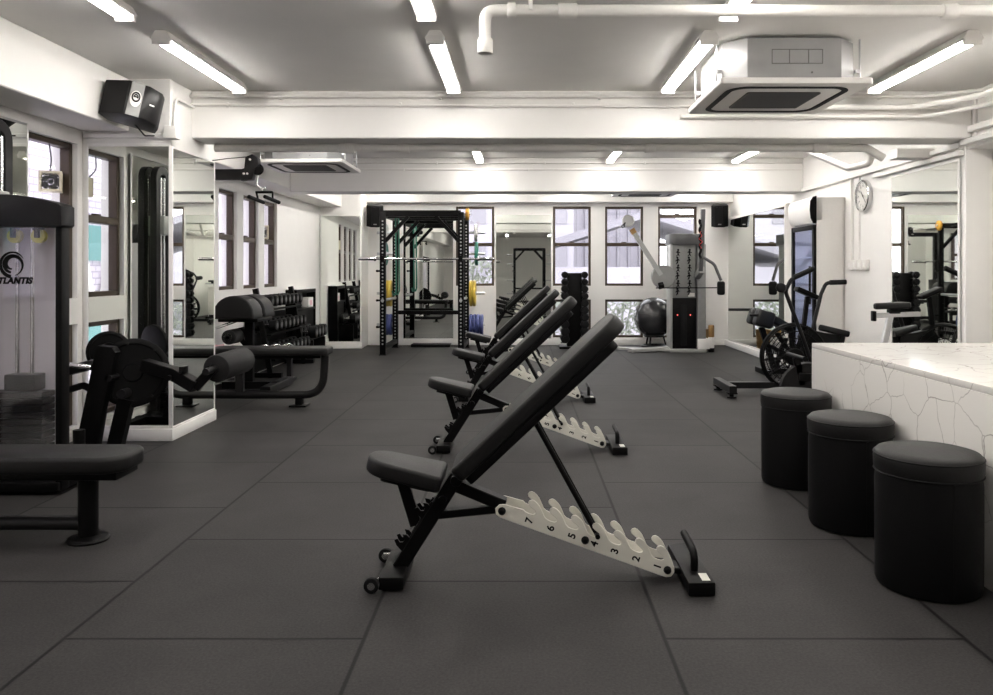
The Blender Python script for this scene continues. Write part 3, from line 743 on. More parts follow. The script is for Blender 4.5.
s = MB().prism(rrect(.42, .30, .05), -.06, 0, frame((-2.86, 5.05, .60), (.86, 0, .22), (0, 1, 0)), bev=.015, seg=3); s.build('seat', 'leather', r)
MB().tube(fillet([(-2.98, 4.86, .55), (-2.78, 4.86, .62), (-2.68, 4.9, .60)], .05), .016, 10).build('grip', 'chrome', r)
MB().tube(fillet([(-2.95, 5.0, .42), (-2.75, 4.95, .48), (-2.62, 4.95, .40)], .05), .022, 10).build('linkage', 'black', r)
j = MB(); j.cyl((-2.49, 4.90, .43), (-2.49, 4.98, .43), .03, n=16); j.cyl((-2.57, 4.9, .53), (-2.57, 5.0, .53), .022, n=16); j.build('pivot', 'dark', r)
a = MB().bar([(-2.40, 5.02, .60), (-2.20, 4.99, .55), (-2.05, 4.97, .47)], .085, .075).build('arm', 'black', r)
k = MB(); k.bx(-2.14, -2.11, 4.92, 5.0, .555, .60, .006); k.cyl((-2.2, 4.93, .53), (-2.2, 4.9, .53), .018, n=12); k.build('adjuster_knob', 'black', a)
MB().bar([(-2.06, 4.98, .46), (-1.955, 5.0, .58)], .075, .06).build('arm', 'black', r)
MB().cyl((-1.955, 4.88, .572), (-1.93, 5.50, .585), .022, n=16).build('axle', 'dark', r)
ro = MB().cyl((-1.945, 5.02, .575), (-1.925, 5.46, .583), .088, n=36, bev=.015).build('foam_roller', 'foam', r)

# ------------------------------------------------------------------ pulldown and row station behind the column
r = thing('row_machine', 'black seated row station with curved tube bench and overhead pulley boom behind column', 'gym machine', (-2.4, 6.98, 0))
pl = MB().prism(rrect(1.05, .30, .06), -.065, 0, frame((-2.21, 6.98, .525), (1, 0, 0), (0, 1, 0)), bev=.02, seg=3).build('seat', 'leather', r)
MB().bx(-2.68, -1.76, 6.92, 7.04, .43, .462, .005).build('seat_plate', 'black', pl)
MB().tube(fillet([(-3.0, 6.98, .10), (-1.755, 6.98, .10), (-1.735, 6.98, .45)], .22, 12), .036, 16).build('frame_tube', 'dark', r)
MB().bar([(-2.49, 6.98, .10), (-2.49, 6.98, .45)], .07, .05).build('support', 'dark', r)
for x in (-1.96, -2.85): 
    ft = MB().bx(x-.03, x+.03, 6.94, 7.02, .015, .08, .004); ft.bx(x-.075, x+.075, 6.90, 7.06, 0, .016, .005); ft.build('foot', 'black', r)
MB().bar([(-2.98, 6.98, .02), (-2.98, 6.98, 2.10)], .10, .08).build('mast', 'dark', r)
MB().bar([(-2.98, 6.98, 2.055), (-2.375, 6.98, 2.055)], .06, .095).build('boom', 'dark', r)
b = MB().prism([(-2.47, 2.00), (-2.37, 2.01), (-2.355, 2.09), (-2.31, 2.13), (-2.32, 2.20), (-2.37, 2.235), (-2.43, 2.21), (-2.44, 2.11), (-2.47, 2.10)], -7.02, -6.94, XZ(), bev=.006).build('boom_end', 'dark', r)
for x, z in ((-2.385, 2.185), (-2.44, 2.06), (-2.41, 2.06)): MB().cyl((x, 6.925, z), (x, 7.03, z), .009, n=10).build('bolt', 'white', b)
MB().lathe([(.0, -.014), (.052, -.014), (.042, 0), (.052, .014), (0, .014)], (-2.335, 6.98, 2.105), (0, 1, 0), 24).build('pulley', 'black', r)
MB().tube([(-2.98, 6.98, 2.15), (-2.6, 6.98, 2.20), (-2.36, 6.98, 2.22)], .004, 8).build('cable', 'black', r)
h = MB(); h.tube(fillet([(-2.33, 6.98, 2.05), (-2.34, 6.98, 1.96), (-2.29, 6.98, 1.93), (-2.26, 6.98, 1.93)], .03), .008, 8); h.torus((-2.28, 6.98, 1.925), .02, .006, (0, 1, 0)); h.build('carabiner', 'steel', r)
MB().bx(-3.07, -2.93, 6.75, 7.2, .02, 1.0, .01).build('stack_shroud', 'dark', r)
r2 = thing('pulldown_bar', 'black twin grip pulldown bar hanging from the overhead boom', 'exercise bar', (-2.25, 6.98, 1.83))
h = MB(); h.bar([(-2.35, 6.98, 1.90), (-2.20, 6.98, 1.90)], .02, .02); h.bar([(-2.345, 6.98, 1.90), (-2.33, 6.98, 1.84)], .015, .015); h.bar([(-2.20, 6.98, 1.90), (-2.20, 6.98, 1.84)], .015, .015); h.build('bracket', 'black', r2)
for x in (-2.34, -2.2): MB().tube([(x-.03, 6.86, 1.85), (x+.02, 7.10, 1.82)], .017, 12).build('grip', 'rubber', r2)

# ------------------------------------------------------------------ glute ham bench
r = thing('glute_ham_bench', 'black glute ham bench with domed twin pads and ankle rollers by the left windows', 'gym bench', (-2.75, 7.9, 0))
for y0, y1 in ((7.56, 7.84), (7.91, 8.22)):
    dome = [(-.195, 0), (.195, 0), (.20, .03)] + [(.195*math.cos(a)*1.0, .05+.175*math.sin(a)) for a in [k*PI/14 for k in range(15)]] + [(-.20, .03)]
    MB().prism(dome, -y1, -y0, XZ((-2.765, 0, .735)), bev=.018, seg=3).build('pad', 'leather', r)
MB().bx(-2.95, -2.56, 7.66, 8.12, .70, .735, .008).build('pad_plate', 'black', r)
for y0, y1, mt in ((7.62, 7.86, 'foam'), (7.94, 8.18, 'foam')):
    for x, z in ((-2.83, .555),): MB().cyl((x, y0, z), (x, y1, z), .072, n=28, bev=.012).build('ankle_roller', mt, r)
e = MB().cyl((-2.83, 7.60, .555), (-2.83, 8.2, .555), .02, n=14); e.cyl((-2.83, 7.60, .555), (-2.83, 7.615, .555), .045, n=20); e.build('axle', 'chrome', r)
MB().bar([(-2.72, 7.9, .05), (-2.72, 7.9, .72)], .08, .06).build('post', 'black', r)
MB().bar([(-2.83, 7.9, .55), (-2.72, 7.9, .42)], .06, .05).build('roller_arm', 'black', r)
MB().bar([(-3.06, 7.9, .055), (-2.43, 7.9, .055)], .10, .07).build('base_rail', 'black', r)
MB().bar([(-2.45, 7.55, .05), (-2.45, 8.3, .05)], .10, .07).build('foot', 'dark', r)
MB().bar([(-3.02, 7.6, .05), (-3.02, 8.2, .05)], .08, .07).build('foot', 'dark', r)
MB().bx(-2.98, -2.62, 7.72, 8.1, .36, .385, .008).build('foot_plate', 'black', r)
MB().tube(fillet([(-2.98, 7.70, .64), (-2.86, 7.68, .68), (-2.78, 7.7, .71)], .04), .014, 10).build('grip', 'chrome', r)
t = thing('towel', 'small pink cloth hanging under the rollers of the glute ham bench', 'towel', (-2.90, 7.58, .30))
tb = MB(); tb.box((-2.915, 7.585, .42), (.10, .018, .13), (0, .12, 0), bev=.006); tb.box((-2.885, 7.600, .44), (.06, .014, .10), (0, -.2, 0), bev=.006); tb.build('cloth', 'pink', t)

# ------------------------------------------------------------------ flat bench with chrome handles, dumbbell rack, cabinet
r = thing('flat_bench', 'low black flat bench holding chrome pulling bars before the dumbbell rack', 'weight bench', (-2.72, 8.52, 0))
MB().prism(rrect(.62, .26, .03), -.05, 0, frame((-2.74, 8.52, .345), (1, 0, 0), (0, 1, 0)), bev=.012).build('seat', 'leather', r)
MB().bar([(-3.02, 8.52, .27), (-2.47, 8.52, .27)], .06, .05).build('rail', 'dark', r)
for x in (-2.98, -2.50):
    MB().bar([(x, 8.52, .25), (x, 8.52, .03)], .05, .06).build('leg', 'dark', r); MB().bar([(x, 8.36, .02), (x, 8.68, .02)], .06, .035).build('foot', 'dark', r)
for k in range(4):
    x = -2.96+.13*k
    t = thing('pull_bar', 'chrome pulling bar lying on the flat bench, %s from the wall' % ORD[k], 'exercise bar', (x, 8.52, .345), 'chrome bars on the flat bench')
    MB().tube(fillet([(x-.05, 8.44, .362), (x+.06, 8.52, .385+.008*k), (x+.10, 8.60, .362)], .03), .014, 10).build('bar', 'chrome', t)
    MB().cyl((x+.05, 8.505, .36), (x+.07, 8.535, .372), .012, n=10).build('swivel', 'chrome', t)

def make_db(L=.26, hr=.062, hl=.085, name='dumbbell', sides=16, disc='grey'):
    r = thing(name, 'x', 'dumbbell', (0, 0, 0))
    for s in (-1, 1):
        MB().cyl((s*L/2, 0, 0), (s*(L/2-hl), 0, 0), hr, n=sides, bev=.008).build('weight_head', 'rubber', r)
    for s in (-1, 1): MB().cyl((s*(L/2-.004), 0, 0), (s*(L/2+.002), 0, 0), hr*.5, n=16).build('end_disc', disc, r)  # grey discs stand in for metallic highlights on the heads
    MB().cyl((-L/2+hl, 0, 0), (L/2-hl, 0, 0), .015, n=12).build('grip', 'chrome', r)
    return r
r = thing('dumbbell_rack', 'long three tier black dumbbell rack along the left wall under the windows', 'dumbbell rack', (-2.9, 9.5, 0))
for y in (8.84, 10.2):
    MB().bar([(-2.80, y, .0), (-2.98, y, 1.0)], .06, .05).build('upright', 'black', r); MB().bar([(-3.05, y, .03), (-2.68, y, .03)], .06, .05).build('foot', 'black', r)
MB().bx(-3.075, -3.06, 8.8, 10.24, .02, .70, .003).build('back_panel', 'black', r)  # dark board added to cover the pale wall behind the shelves
TI = [(.30, -2.84), (.58, -2.89), (.855, -2.94)]
for z, x in TI:
    s = MB()
    for dx in (-.075, .075): s.bar([(x+dx, 8.8, z-.085-dx*.2), (x+dx, 10.24, z-.085-dx*.2)], .045, .02)
    s.build('shelf', 'black', r)
db = make_db(); first = True
for ti, (z, x) in enumerate(TI):
    for k in range(8):
        o = db if first else copy_tree(db); first = False
        o.location = (x, 8.93+k*.167, z); o.rotation_euler = (0, .2*0, 0)
        o['label'] = 'black round dumbbell on the %s tier of the wall rack, %s from front' % (('bottom', 'middle', 'top')[ti], ORD[k]); o['group'] = 'dumbbells on the left wall rack'
r = thing('storage_cabinet', 'low black storage cabinet with open shelf against the left wall by the corner mirror', 'cabinet', (-3.0, 11.0, 0))
b = MB(); b.bx(-3.09, -2.94, 10.34, 11.30, .90, .95, .004); b.bx(-3.09, -2.94, 10.34, 11.30, .66, .69, .004)
b.bx(-3.09, -2.94, 10.34, 10.38, .0, .90); b.bx(-3.09, -2.94, 11.26, 11.30, .0, .90); b.bx(-3.09, -2.96, 10.38, 11.26, .0, .66); b.bx(-3.09, -3.06, 10.38, 11.26, .69, .90); b.build('body', 'black', r)
MB().bx(-3.09, -2.95, 10.36, 11.28, .9505, .962, .002).build('worktop', 'trim', r)
t = thing('first_aid_box', 'small pale pink box on the open shelf of the black cabinet', 'box', (-3.0, 11.2, .69))
MB().bx(-3.05, -2.95, 10.95, 11.2, .692, .83, .006).build('body', 'white', t); MB().bx(-2.9495, -2.948, 11.02, 11.14, .72, .79).build('sticker', 'pink', t)
r = thing('dumbbell_stand', 'low black dumbbell stand on the floor before the cabinet', 'dumbbell rack', (-2.82, 10.6, 0))
b = MB(); 
for dx in (-.08, .08): b.bar([(-2.84+dx, 10.3, .30), (-2.84+dx, 11.0, .30)], .04, .02)
b.build('shelf', 'black', r)
for y in (10.34, 10.96): MB().bx(-2.96, -2.72, y-.02, y+.02, 0, .29, .004).build('leg', 'black', r)
big = make_db(.30, .078, .10)
for k in range(4):
    o = big if k == 0 else copy_tree(big)
    o.location = (-2.84, 10.40+.165*k, .39); o['label'] = 'large black dumbbell on the low stand, %s from the front' % ORD[k]; o['group'] = 'dumbbells on the low stand'

# ------------------------------------------------------------------ power rack, barbell, plates
X0, X1, Y0, Y1, ZT = -1.955, -.842, 11.2, 12.32, 2.04
r = thing('power_rack', 'tall black power rack with drilled uprights at the back wall', 'power rack', ((X0+X1)/2, 11.75, 0))
def upright(x, y):
    u = MB().bx(x-.042, x+.042, y-.035, y+.035, .0, ZT, .005).build('upright', 'black', r)
    h = MB()
    for k in range(36): h.lathe([(0, 0), (.0125, 0), (.0125, .0015), (0, .0015)], (x, y-.0352, .16+k*.05), (0, -1, 0), 10)
    h.build('hole', 'silver', u)
    MB().bx(x-.05, x+.05, y-.05, y+.05, 0, .012, .002).build('foot_plate', 'black', u)
for x in (X0, X1):
    for y in (Y0, Y1): upright(x, y)
def beam_(a, b, w=.07, h=.06, nm='crossbar'): MB().bar([a, b], w, h).build(nm, 'black', r)
beam_((X0, Y0, ZT-.02), (X1, Y0, ZT-.02), .06, .09); beam_((X0, Y1, ZT-.02), (X1, Y1, ZT-.02))
for x in (X0, X1):
    beam_((x, Y0, ZT-.03), (x, Y1, ZT-.03)); beam_((x, Y0, .10), (x, Y1, .10))
    s = -1 if x == X1 else 1
    for y in (Y0, Y1): MB().bar([(x+s*.03, y, ZT-.42), (x+s*.36, y, ZT-.06)], .06, .05).build('brace', 'black', r)
beam_((X0, Y1, .55), (X1, Y1, .55), .06, .06)
pu = MB(); pu.tube(fillet([(X0+.2, Y0+.25, ZT-.05), (X0+.36, Y0+.25, ZT+.02), (X1-.36, Y0+.25, ZT+.02), (X1-.2, Y0+.25, ZT-.05)], .05), .017, 12); pu.bar([(X0, Y0+.25, ZT-.05), (X1, Y0+.25, ZT-.05)], .04, .04); pu.build('chin_up_bar', 'black', r)
for x, s in ((X0, -1), (X1, 1)):
    MB().prism([(-.05, 0), (.03, 0), (.03, .08), (.015, .08), (.015, .02), (-.035, .02), (-.035, .12), (-.05, .12)], -.03, .03, frame((x+.0, Y0-.055, 1.338), (0, -1, 0), (0, 0, 1))).build('bar_hook', 'black', r)
    MB().tube([(x, Y0-.05, .78), (x, Y1, .78)], .022, 12).build('safety_arm', 'steel', r)
    for z in (.36, .85, 1.47, 1.80): MB().cyl((x+s*.03, Y1-.25*(z < .1), z), (x+s*.29, Y1, z), .022, n=14).build('plate_peg', 'steel', r)
    kk = MB()
    for z in (.4, .78, 1.2, 1.38): kk.cyl((x+s*.035, Y0, z), (x+s*.075, Y0, z), .014, n=12); kk.sphere((x+s*.085, Y0, z), .018, 12)
    kk.build('pin_knob', 'black', r)
rk = copy_tree(r); rk.location = (.35, -4.3, 0); rk['label'] = 'second black power rack, far behind the camera, seen only in the back wall mirror'
bb = thing('barbell', 'long steel barbell resting on the hooks across the power rack front', 'barbell', (-1.25, Y0-.07, 1.372))
MB().cyl((-2.05, Y0-.07, 1.372), (-.60, Y0-.07, 1.372), .0145, n=14).build('shaft', 'chrome', bb)
for a, b_ in ((-2.29, -2.06), (-.59, -.36)): MB().cyl((a, Y0-.07, 1.372), (b_, Y0-.07, 1.372), .024, n=18, bev=.003).build('sleeve', 'chrome', bb)
for x in (-2.055, -.595): MB().cyl((x-.012, Y0-.07, 1.372), (x+.012, Y0-.07, 1.372), .034, n=18, bev=.004).build('collar', 'chrome', bb)
def plate(x, y, z, rad, w, mat, label):
    t = thing('weight_plate', label, 'weight plate', (x, y, z), 'coloured weight plates on the rack pegs')
    MB().lathe([(.026, -w/2), (rad-.012, -w/2), (rad, -w/2+.01), (rad, w/2-.01), (rad-.012, w/2), (rad*.82, w/2), (rad*.78, w/2-.008), (.08, w/2-.008), (.07, w/2), (.026, w/2), (.026, -w/2)], (x, y, z), (1, 0, 0), 40, cap=False).build('disc', mat, t)
    MB().lathe([(.024, -w/2-.001), (.045, -w/2-.001), (.045, w/2+.001), (.024, w/2+.001), (.024, -w/2-.001)], (x, y, z), (1, 0, 0), 24, cap=False).build('hub_ring', 'steel', t)
for s, x, side in ((-1, X0, 'left'), (1, X1, 'right')):
    for k in range(4 if s > 0 else 3): plate(x+s*(.075+.055*k), Y1, .36, .165, .05, 'blue', 'blue weight plate on the lowest %s peg of the power rack, %s from the upright' % (side, ORD[k]))
    plate(x+s*.075, Y1, .85, .205, .045, 'yellow', 'yellow weight plate on the middle %s peg of the power rack, against the upright' % side)
    plate(x+s*.125, Y1, .85, .205, .045, 'yellow', 'yellow weight plate on the middle %s peg of the power rack, outer of two' % side)
    plate(x+s*.16, Y1, 1.47, .185, .05, 'green', 'dark green weight plate on the upper %s peg of the power rack' % side)
    plate(x+s*.15, Y1, 1.80, .14, .05, 'pale', 'pale grey weight plate on the topmost %s peg of the power rack' % side)
t = thing('weight_plate', 'small amber weight plate at the top right corner of the power rack', 'weight plate', (X1+.10, Y0+.1, 2.02))
MB().cyl((X1+.06, Y0+.1, 2.02), (X1+.11, Y0+.1, 2.02), .09, n=32, bev=.012).build('disc', 'orange', t); MB().cyl((X1+.0, Y0+.1, 2.02), (X1+.13, Y0+.1, 2.02), .02, n=14).build('peg', 'steel', t)
for k, (y, z) in enumerate(((11.55, 1.95), (11.85, 1.95))):
    t = thing('resistance_band', 'long dark green resistance band hanging inside the rack, %s from the front' % ORD[k], 'resistance band', (X0+.10, y, 1.2), 'green bands in the rack')
    pts = fillet([(X0+.08, y-.03, ZT-.06), (X0+.10, y, 2.02), (X0+.12, y+.03, ZT-.06), (X0+.13, y+.03, .9), (X0+.10, y, .82), (X0+.08, y-.03, .9), (X0+.08, y-.03, ZT-.06)], .04, 4)
    MB().bar(pts[:-1], .03, .006).build('loop', 'green', t)
t = thing('floor_mat', 'thin black mat on the floor at the mirror inside the power rack', 'mat', (-1.4, 12.35, 0))
MB().bx(-1.72, -1.10, 12.35, 12.62, .0, .045, .008).build('body', 'black', t)

# ------------------------------------------------------------------ dumbbell tower
TX, TY = .845, 12.25
r = thing('dumbbell_tower', 'tall narrow black dumbbell tower before the back window', 'dumbbell rack', (TX, TY, 0))
MB().bx(TX-.115, TX+.115, TY-.09, TY+.09, .03, 1.17, .01).build('column', 'black', r)
MB().bx(TX-.24, TX+.24, TY-.20, TY+.20, 0, .035, .008).build('base', 'black', r)
first = True
for k in range(10):
    z = .125+k*.111; h = .072-.0022*k
    for s in (-1, 1):
        MB().bx(TX+s*.105, TX+s*.215, TY-.16, TY+.0, z-.038-.0, z-.030, .002).build('cradle', 'black', r)
        o = make_db(.22, h, .072, sides=8, disc='rubber')
        o.location = (TX+s*.152, TY-.10, z+.035-.002*k); o.rotation_euler = (0, 0, PI/2)
        o['label'] = 'black dumbbell on the %s side of the tower, %s row from the floor' % ('left' if s < 0 else 'right', ORD[k]); o['group'] = 'dumbbells on the tower'

# ------------------------------------------------------------------ functional trainer
r = thing('cable_trainer', 'silver and black cable trainer with swinging pulley arms at the back windows', 'gym machine', (2.45, 11.75, 0))
MB().bx(2.25, 2.61, 11.62, 12.0, .04, .80, .01).build('lower_shroud', 'black', r)
up = MB().bx(2.25, 2.60, 11.62, 12.0, .80, 1.60, .01).build('exercise_panel', 'slate', r)
for cx in (2.335, 2.505):
    for k in range(6):
        z = 1.50-.115*k; a = .5*(-1)**k; y = 11.617
        fig = [(0, 0), (.017, -.012), (.034+.01*a, -.028), (.030, -.034), (.012, -.026), (.014*a+.010, -.060), (.022*a+.02, -.085), (.0, -.066), (-.018, -.088), (-.026, -.08), (-.008+.01*a, -.05), (-.012, -.026), (-.030, -.040+.02*a), (-.034, -.032), (-.016, -.012)]
        b = MB().prism(fig, -.003, .004, XZ((cx, y, z))); b.lathe([(0, 0), (.016, 0), (.016, .006), (0, .006)], (cx+.012*a, y+.003, z+.012), (0, -1, 0), 14)
        b.build('exercise_icon', 'black', up)
MB().bx(2.49, 2.585, 11.615, 11.621, .82, .875).build('notice', 'white', up)
cp = rrect(.53, .48, .10, 8)
MB().prism(cp, 1.585, 1.75, Matrix.Translation((2.48, 11.82, 0)), bev=.012).build('crown', 'grey', r)
MB().bx(2.62, 2.745, 11.58, 11.86, .02, 1.60, .015).build('mast', 'slate', r)
MB().bx(2.22, 2.255, 11.60, 11.9, .02, 1.60, .008).build('mast', 'silver', r)
for x in (2.33, 2.52):
    l = MB().cyl((x, 11.617, .55), (x, 11.612, .55), .010, n=12); l.build('indicator', 'red_led', r)
MB().bx(2.38, 2.47, 11.612, 11.622, .1, .7, .004).build('slot', 'rubber', r)
ds = MB().lathe([(0, -.05), (.165, -.05), (.175, -.04), (.175, .04), (.165, .05), (0, .05)], (2.12, 11.62, 1.115), (0, 1, 0), 40).build('swivel_disc', 'slate', r)
MB().bx(2.10, 2.25, 11.58, 11.68, 1.0, 1.24, .01).build('swivel_block', 'silver', r)
am = MB().bar([(2.08, 11.60, 1.14), (1.66, 11.60, 1.80)], .075, .065).build('arm', 'silver', r)
MB().bar([(2.26, 11.72, 1.16), (2.30, 11.76, 1.62)], .09, .06).build('strut', 'grey', r)
MB().bar([(1.69, 11.60, 1.755), (1.65, 11.60, 1.82)], .085, .075).build('arm_collar', 'wicker', am)
hd = MB().lathe([(0, -.03), (.085, -.03), (.09, -.02), (.09, .02), (.085, .03), (0, .03)], (1.60, 11.60, 1.94), (.3, 1, 0), 28).build('pulley_head', 'silver', r)
hk = MB(); hk.torus((1.52, 11.58, 1.86), .022, .006, (0, 1, 0), 16, 6); hk.bar([(1.56, 11.6, 1.92), (1.525, 11.58, 1.88)], .03, .02); hk.build('hook', 'black', hd)
MB().cyl((2.04, 11.60, .98), (2.12, 11.60, 1.0), .055, n=16, bev=.01).build('counterweight', 'black', r)
MB().bar([(2.60, 11.30, 1.20), (2.60, 11.14, 2.08)], .055, .06).build('arm', 'grey', r)
MB().bar([(2.615, 11.60, 1.12), (2.615, 11.28, 1.22)], .08, .09).build('swivel_block', 'silver', r)
pts = [V((2.555+.010*math.cos(k*.9), 11.12+.010*math.sin(k*.9), 1.38+.05*k/3)) for k in range(34)]
MB().tube(pts, .020, 8).build('rope', 'black', r)
MB().tube([p+V((.014*math.sin(k*1.3), -.015, .0)) for k, p in enumerate(pts[8:24])], .006, 6).build('rope_strand', 'red', r)
MB().tube([(2.0, 11.56, .95), (2.9, 11.52, .955)], .008, 8).build('cable', 'black', r)
MB().tube(fillet([(2.68, 11.6, 1.42), (2.86, 11.55, 1.30), (2.945, 11.5, 1.06)], .14, 8), .022, 12).build('grip_arm', 'grey', r)
MB().box((2.945, 11.5, .95), (.11, .09, .20), bev=.03, seg=3).build('grip', 'rubber', r)
b = MB(); b.bar([(2.25, 11.75, .045), (1.62, 11.55, .03)], .16, .05); b.bar([(2.3, 11.60, .03), (1.45, 11.9, .03)], .08, .04); b.bx(2.22, 2.75, 11.56, 12.05, 0, .05, .006); b.build('base_leg', 'silver', r)
b = MB(); b.bx(2.62, 2.80, 11.56, 11.75, .05, .20, .008); b.build('base_box', 'white', r)

r = thing('exercise_ball', 'large glossy black exercise ball resting left of the cable trainer', 'exercise ball', (2.11, 12.36, .15))
MB().sphere((2.11, 12.36, .47), .315, 48).build('ball', M('ball_vinyl', (.025, .025, .027), .22, var=.1), r)
bs = MB().torus((2.11, 12.36, .477), .3135, .003, (.2, .1, 1), 64, 6); bs.build('seam', 'dark', r)
st_ = thing('ball_stand', 'low dark ring stand under the exercise ball', 'stand', (2.11, 12.36, 0))
b = MB(); b.torus((2.11, 12.36, .185), .145, .022, n=40); b.torus((2.11, 12.36, .022), .19, .02, n=40); b.build('ring', 'dark', st_)
for k in range(3):
    a = k*2*PI/3; MB().cyl((2.11+.19*math.cos(a), 12.36+.19*math.sin(a), .02), (2.11+.145*math.cos(a), 12.36+.145*math.sin(a), .185), .015, n=10).build('leg', 'dark', st_)

r = thing('waste_basket', 'brown wicker basket on the floor between cable trainer and corner mirror', 'basket', (2.88, 12.2, 0))
MB().lathe([(0, 0), (.095, 0), (.115, .26), (.118, .28), (.108, .28), (.09, .02), (0, .02)], (2.87, 12.2, .0), n=28).build('body', 'wicker', r)
MB().torus((2.87, 12.2, .28), .115, .009, n=32).build('rim', 'wicker', r)
r = thing('spray_bottle', 'small white bottle with brown top and black base beside the cable trainer', 'bottle', (2.83, 11.62, 0))
MB().cyl((2.83, 11.62, .06), (2.83, 11.62, .22), .045, n=24, bev=.008).build('body', 'white', r); MB().cyl((2.83, 11.62, 0), (2.83, 11.62, .062), .047, n=24, bev=.006).build('base', 'black', r); MB().cyl((2.83, 11.62, .22), (2.83, 11.62, .40), .043, n=24, bev=.012).build('cap', 'wicker', r)

# ------------------------------------------------------------------ air bike
BY = 7.65
r = thing('air_bike', 'black fan bike with large spoked fan wheel and moving handles by the counter', 'exercise bike', (2.5, BY, 0))
MB().bar([(2.0, 7.36, .085), (2.0, 7.98, .085)], .07, .07).build('stabilizer', 'dark', r)
for y in (7.42, 7.92):
    f = MB(); f.cyl((2.0, y, .012), (2.0, y, .06), .022, n=14); f.cyl((2.0, y, 0), (2.0, y, .014), .045, n=20, bev=.003); f.bx(1.955, 2.045, y-.05, y+.05, .04, .055, .003); f.build('foot', 'black', r)
MB().bar([(2.0, BY, .09), (2.72, BY, .09)], .07, .06).build('base_tube', 'dark', r)
MB().bar([(2.72, BY, .09), (3.22, BY, .09)], .07, .06).build('base_tube', 'dark', r)
MB().bar([(3.2, 7.4, .06), (3.2, 7.92, .06)], .07, .07).build('stabilizer', 'dark', r)
FC = V((2.665, BY, .365))
g = MB()
for s in (-1, 1):
    for R_ in (.308, .25, .18, .12): g.torus(FC+V((0, s*.055, 0)), R_, .0045 if R_ < .3 else .008, (0, 1, 0), 48, 6)
    for k in range(40):
        a = k*2*PI/40; d_ = V((math.cos(a), 0, math.sin(a))); g.tube([FC+V((0, s*.06, 0))+d_*.07, FC+V((0, s*.055, 0))+d_*.308], .0022, 5)
g.torus(FC, .312, .02, (0, 1, 0), 48, 8)
g.build('fan_guard', 'black', r)
bl = MB()
for k in range(12):
    a = k*2*PI/12+.1; d_ = V((math.cos(a), 0, math.sin(a))); tn = V((-math.sin(a), 0, math.cos(a)))
    bl.prism([(0.06, -.03), (.285, -.03), (.285, .03), (.06, .03)], -.002, .002, frame(FC, d_, V((0, 1, 0))*.85+tn*.5))
bl.build('fan_blades', 'dark', r)
MB().cyl(FC-V((0, .07, 0)), FC+V((0, .07, 0)), .085, n=28, bev=.01).build('hub', 'black', r)
MB().bar([(2.665, BY-.085, .36), (2.78, BY-.085, .09)], .03, .06).build('fork', 'black', r); MB().bar([(2.665, BY+.085, .36), (2.78, BY+.085, .09)], .03, .06).build('fork', 'black', r)
MB().prism([(2.80, .12), (2.90, .10), (3.12, .46), (3.10, .58), (2.96, .60), (2.78, .64), (2.72, .56)], -BY-.05, -BY+.05, XZ(), bev=.015).build('frame_body', 'black', r)
MB().bar([(3.10, BY, .30), (3.14, BY, .58)], .05, .05).build('seat_post', 'dark', r)
MB().prism([(-.12, -.03), (.08, -.10), (.13, -.10), (.15, 0), (.13, .10), (.08, .10), (-.12, .03), (-.14, 0)], -.05, .01, frame((3.05, BY, .64), (1, 0, -.25), (0, 1, 0)), bev=.018, seg=3).build('seat', 'leather', r)
ha = MB(); ha.tube(fillet([(2.80, 7.44, .22), (2.67, 7.42, .58), (2.50, 7.40, 1.01), (2.555, 7.4, 1.12), (2.78, 7.4, 1.225)], .08), .019, 12); ha.build('handle', 'dark', r)
gp = MB().tube([(2.575, 7.4, 1.135), (2.78, 7.4, 1.228)], .025, 14); gp.cyl((2.43, 7.32, 1.045), (2.49, 7.45, 1.035), .045, n=20, bev=.012); gp.build('grip', 'rubber', r)
ha = MB(); ha.tube(fillet([(2.86, 7.86, .20), (2.95, 7.88, .667), (3.03, 7.9, .97), (3.08, 7.9, 1.08), (3.28, 7.9, 1.088)], .06), .019, 12); ha.build('handle', 'dark', r)
MB().tube([(3.12, 7.9, 1.084), (3.28, 7.9, 1.089)], .025, 14).build('grip', 'rubber', r)
MB().bar([(2.76, BY, .62), (2.80, BY, .95)], .04, .04).build('console_post', 'black', r)
MB().box((2.79, BY, .985), (.22, .13, .045), (0, .42, 0), bev=.012).build('console', 'black', r)
pe = MB()
for s in (-1, 1): pe.bar([(2.88, BY+s*.09, .30), (2.88-s*.09, BY+s*.09, .30+s*.12)], .02, .03); pe.bx(2.83-s*.09, 2.93-s*.09, BY+s*.15-.045, BY+s*.15+.045, .285+s*.12, .31+s*.12, .005)
pe.build('pedal', 'black', r)

r = thing('back_extension_bench', 'black padded back extension bench with two side handles by the corner mirror', 'gym bench', (2.85, 9.1, 0))
MB().bar([(2.80, 9.1, .04), (3.2, 9.1, .04)], .07, .06).build('base_rail', 'black', r)
for x in (2.83, 3.15): MB().bar([(x, 8.93, .035), (x, 9.35, .035)], .06, .06).build('foot', 'black', r)
MB().bar([(2.95, 9.1, .05), (2.80, 9.1, .55)], .06, .06).build('post', 'black', r)
MB().bar([(2.95, 9.1, .05), (3.08, 9.1, .42)], .05, .05).build('post', 'black', r)
for y in (8.95, 9.19): MB().box((2.78, y, .655), (.20, .19, .19), (0, .28, 0), bev=.035, seg=3).build('hip_pad', 'leather', r)
MB().box((3.01, 9.07, .585), (.34, .30, .09), (0, .52, 0), bev=.03, seg=3).build('back_pad', 'leather', r)
for y, z in ((8.90, .70), (9.26, .745)): MB().tube(fillet([(2.86, y, .56), (2.84, y, z), (2.46 if y > 9 else 2.60, y, z)], .04), .016, 12).build('handle', 'dark', r)

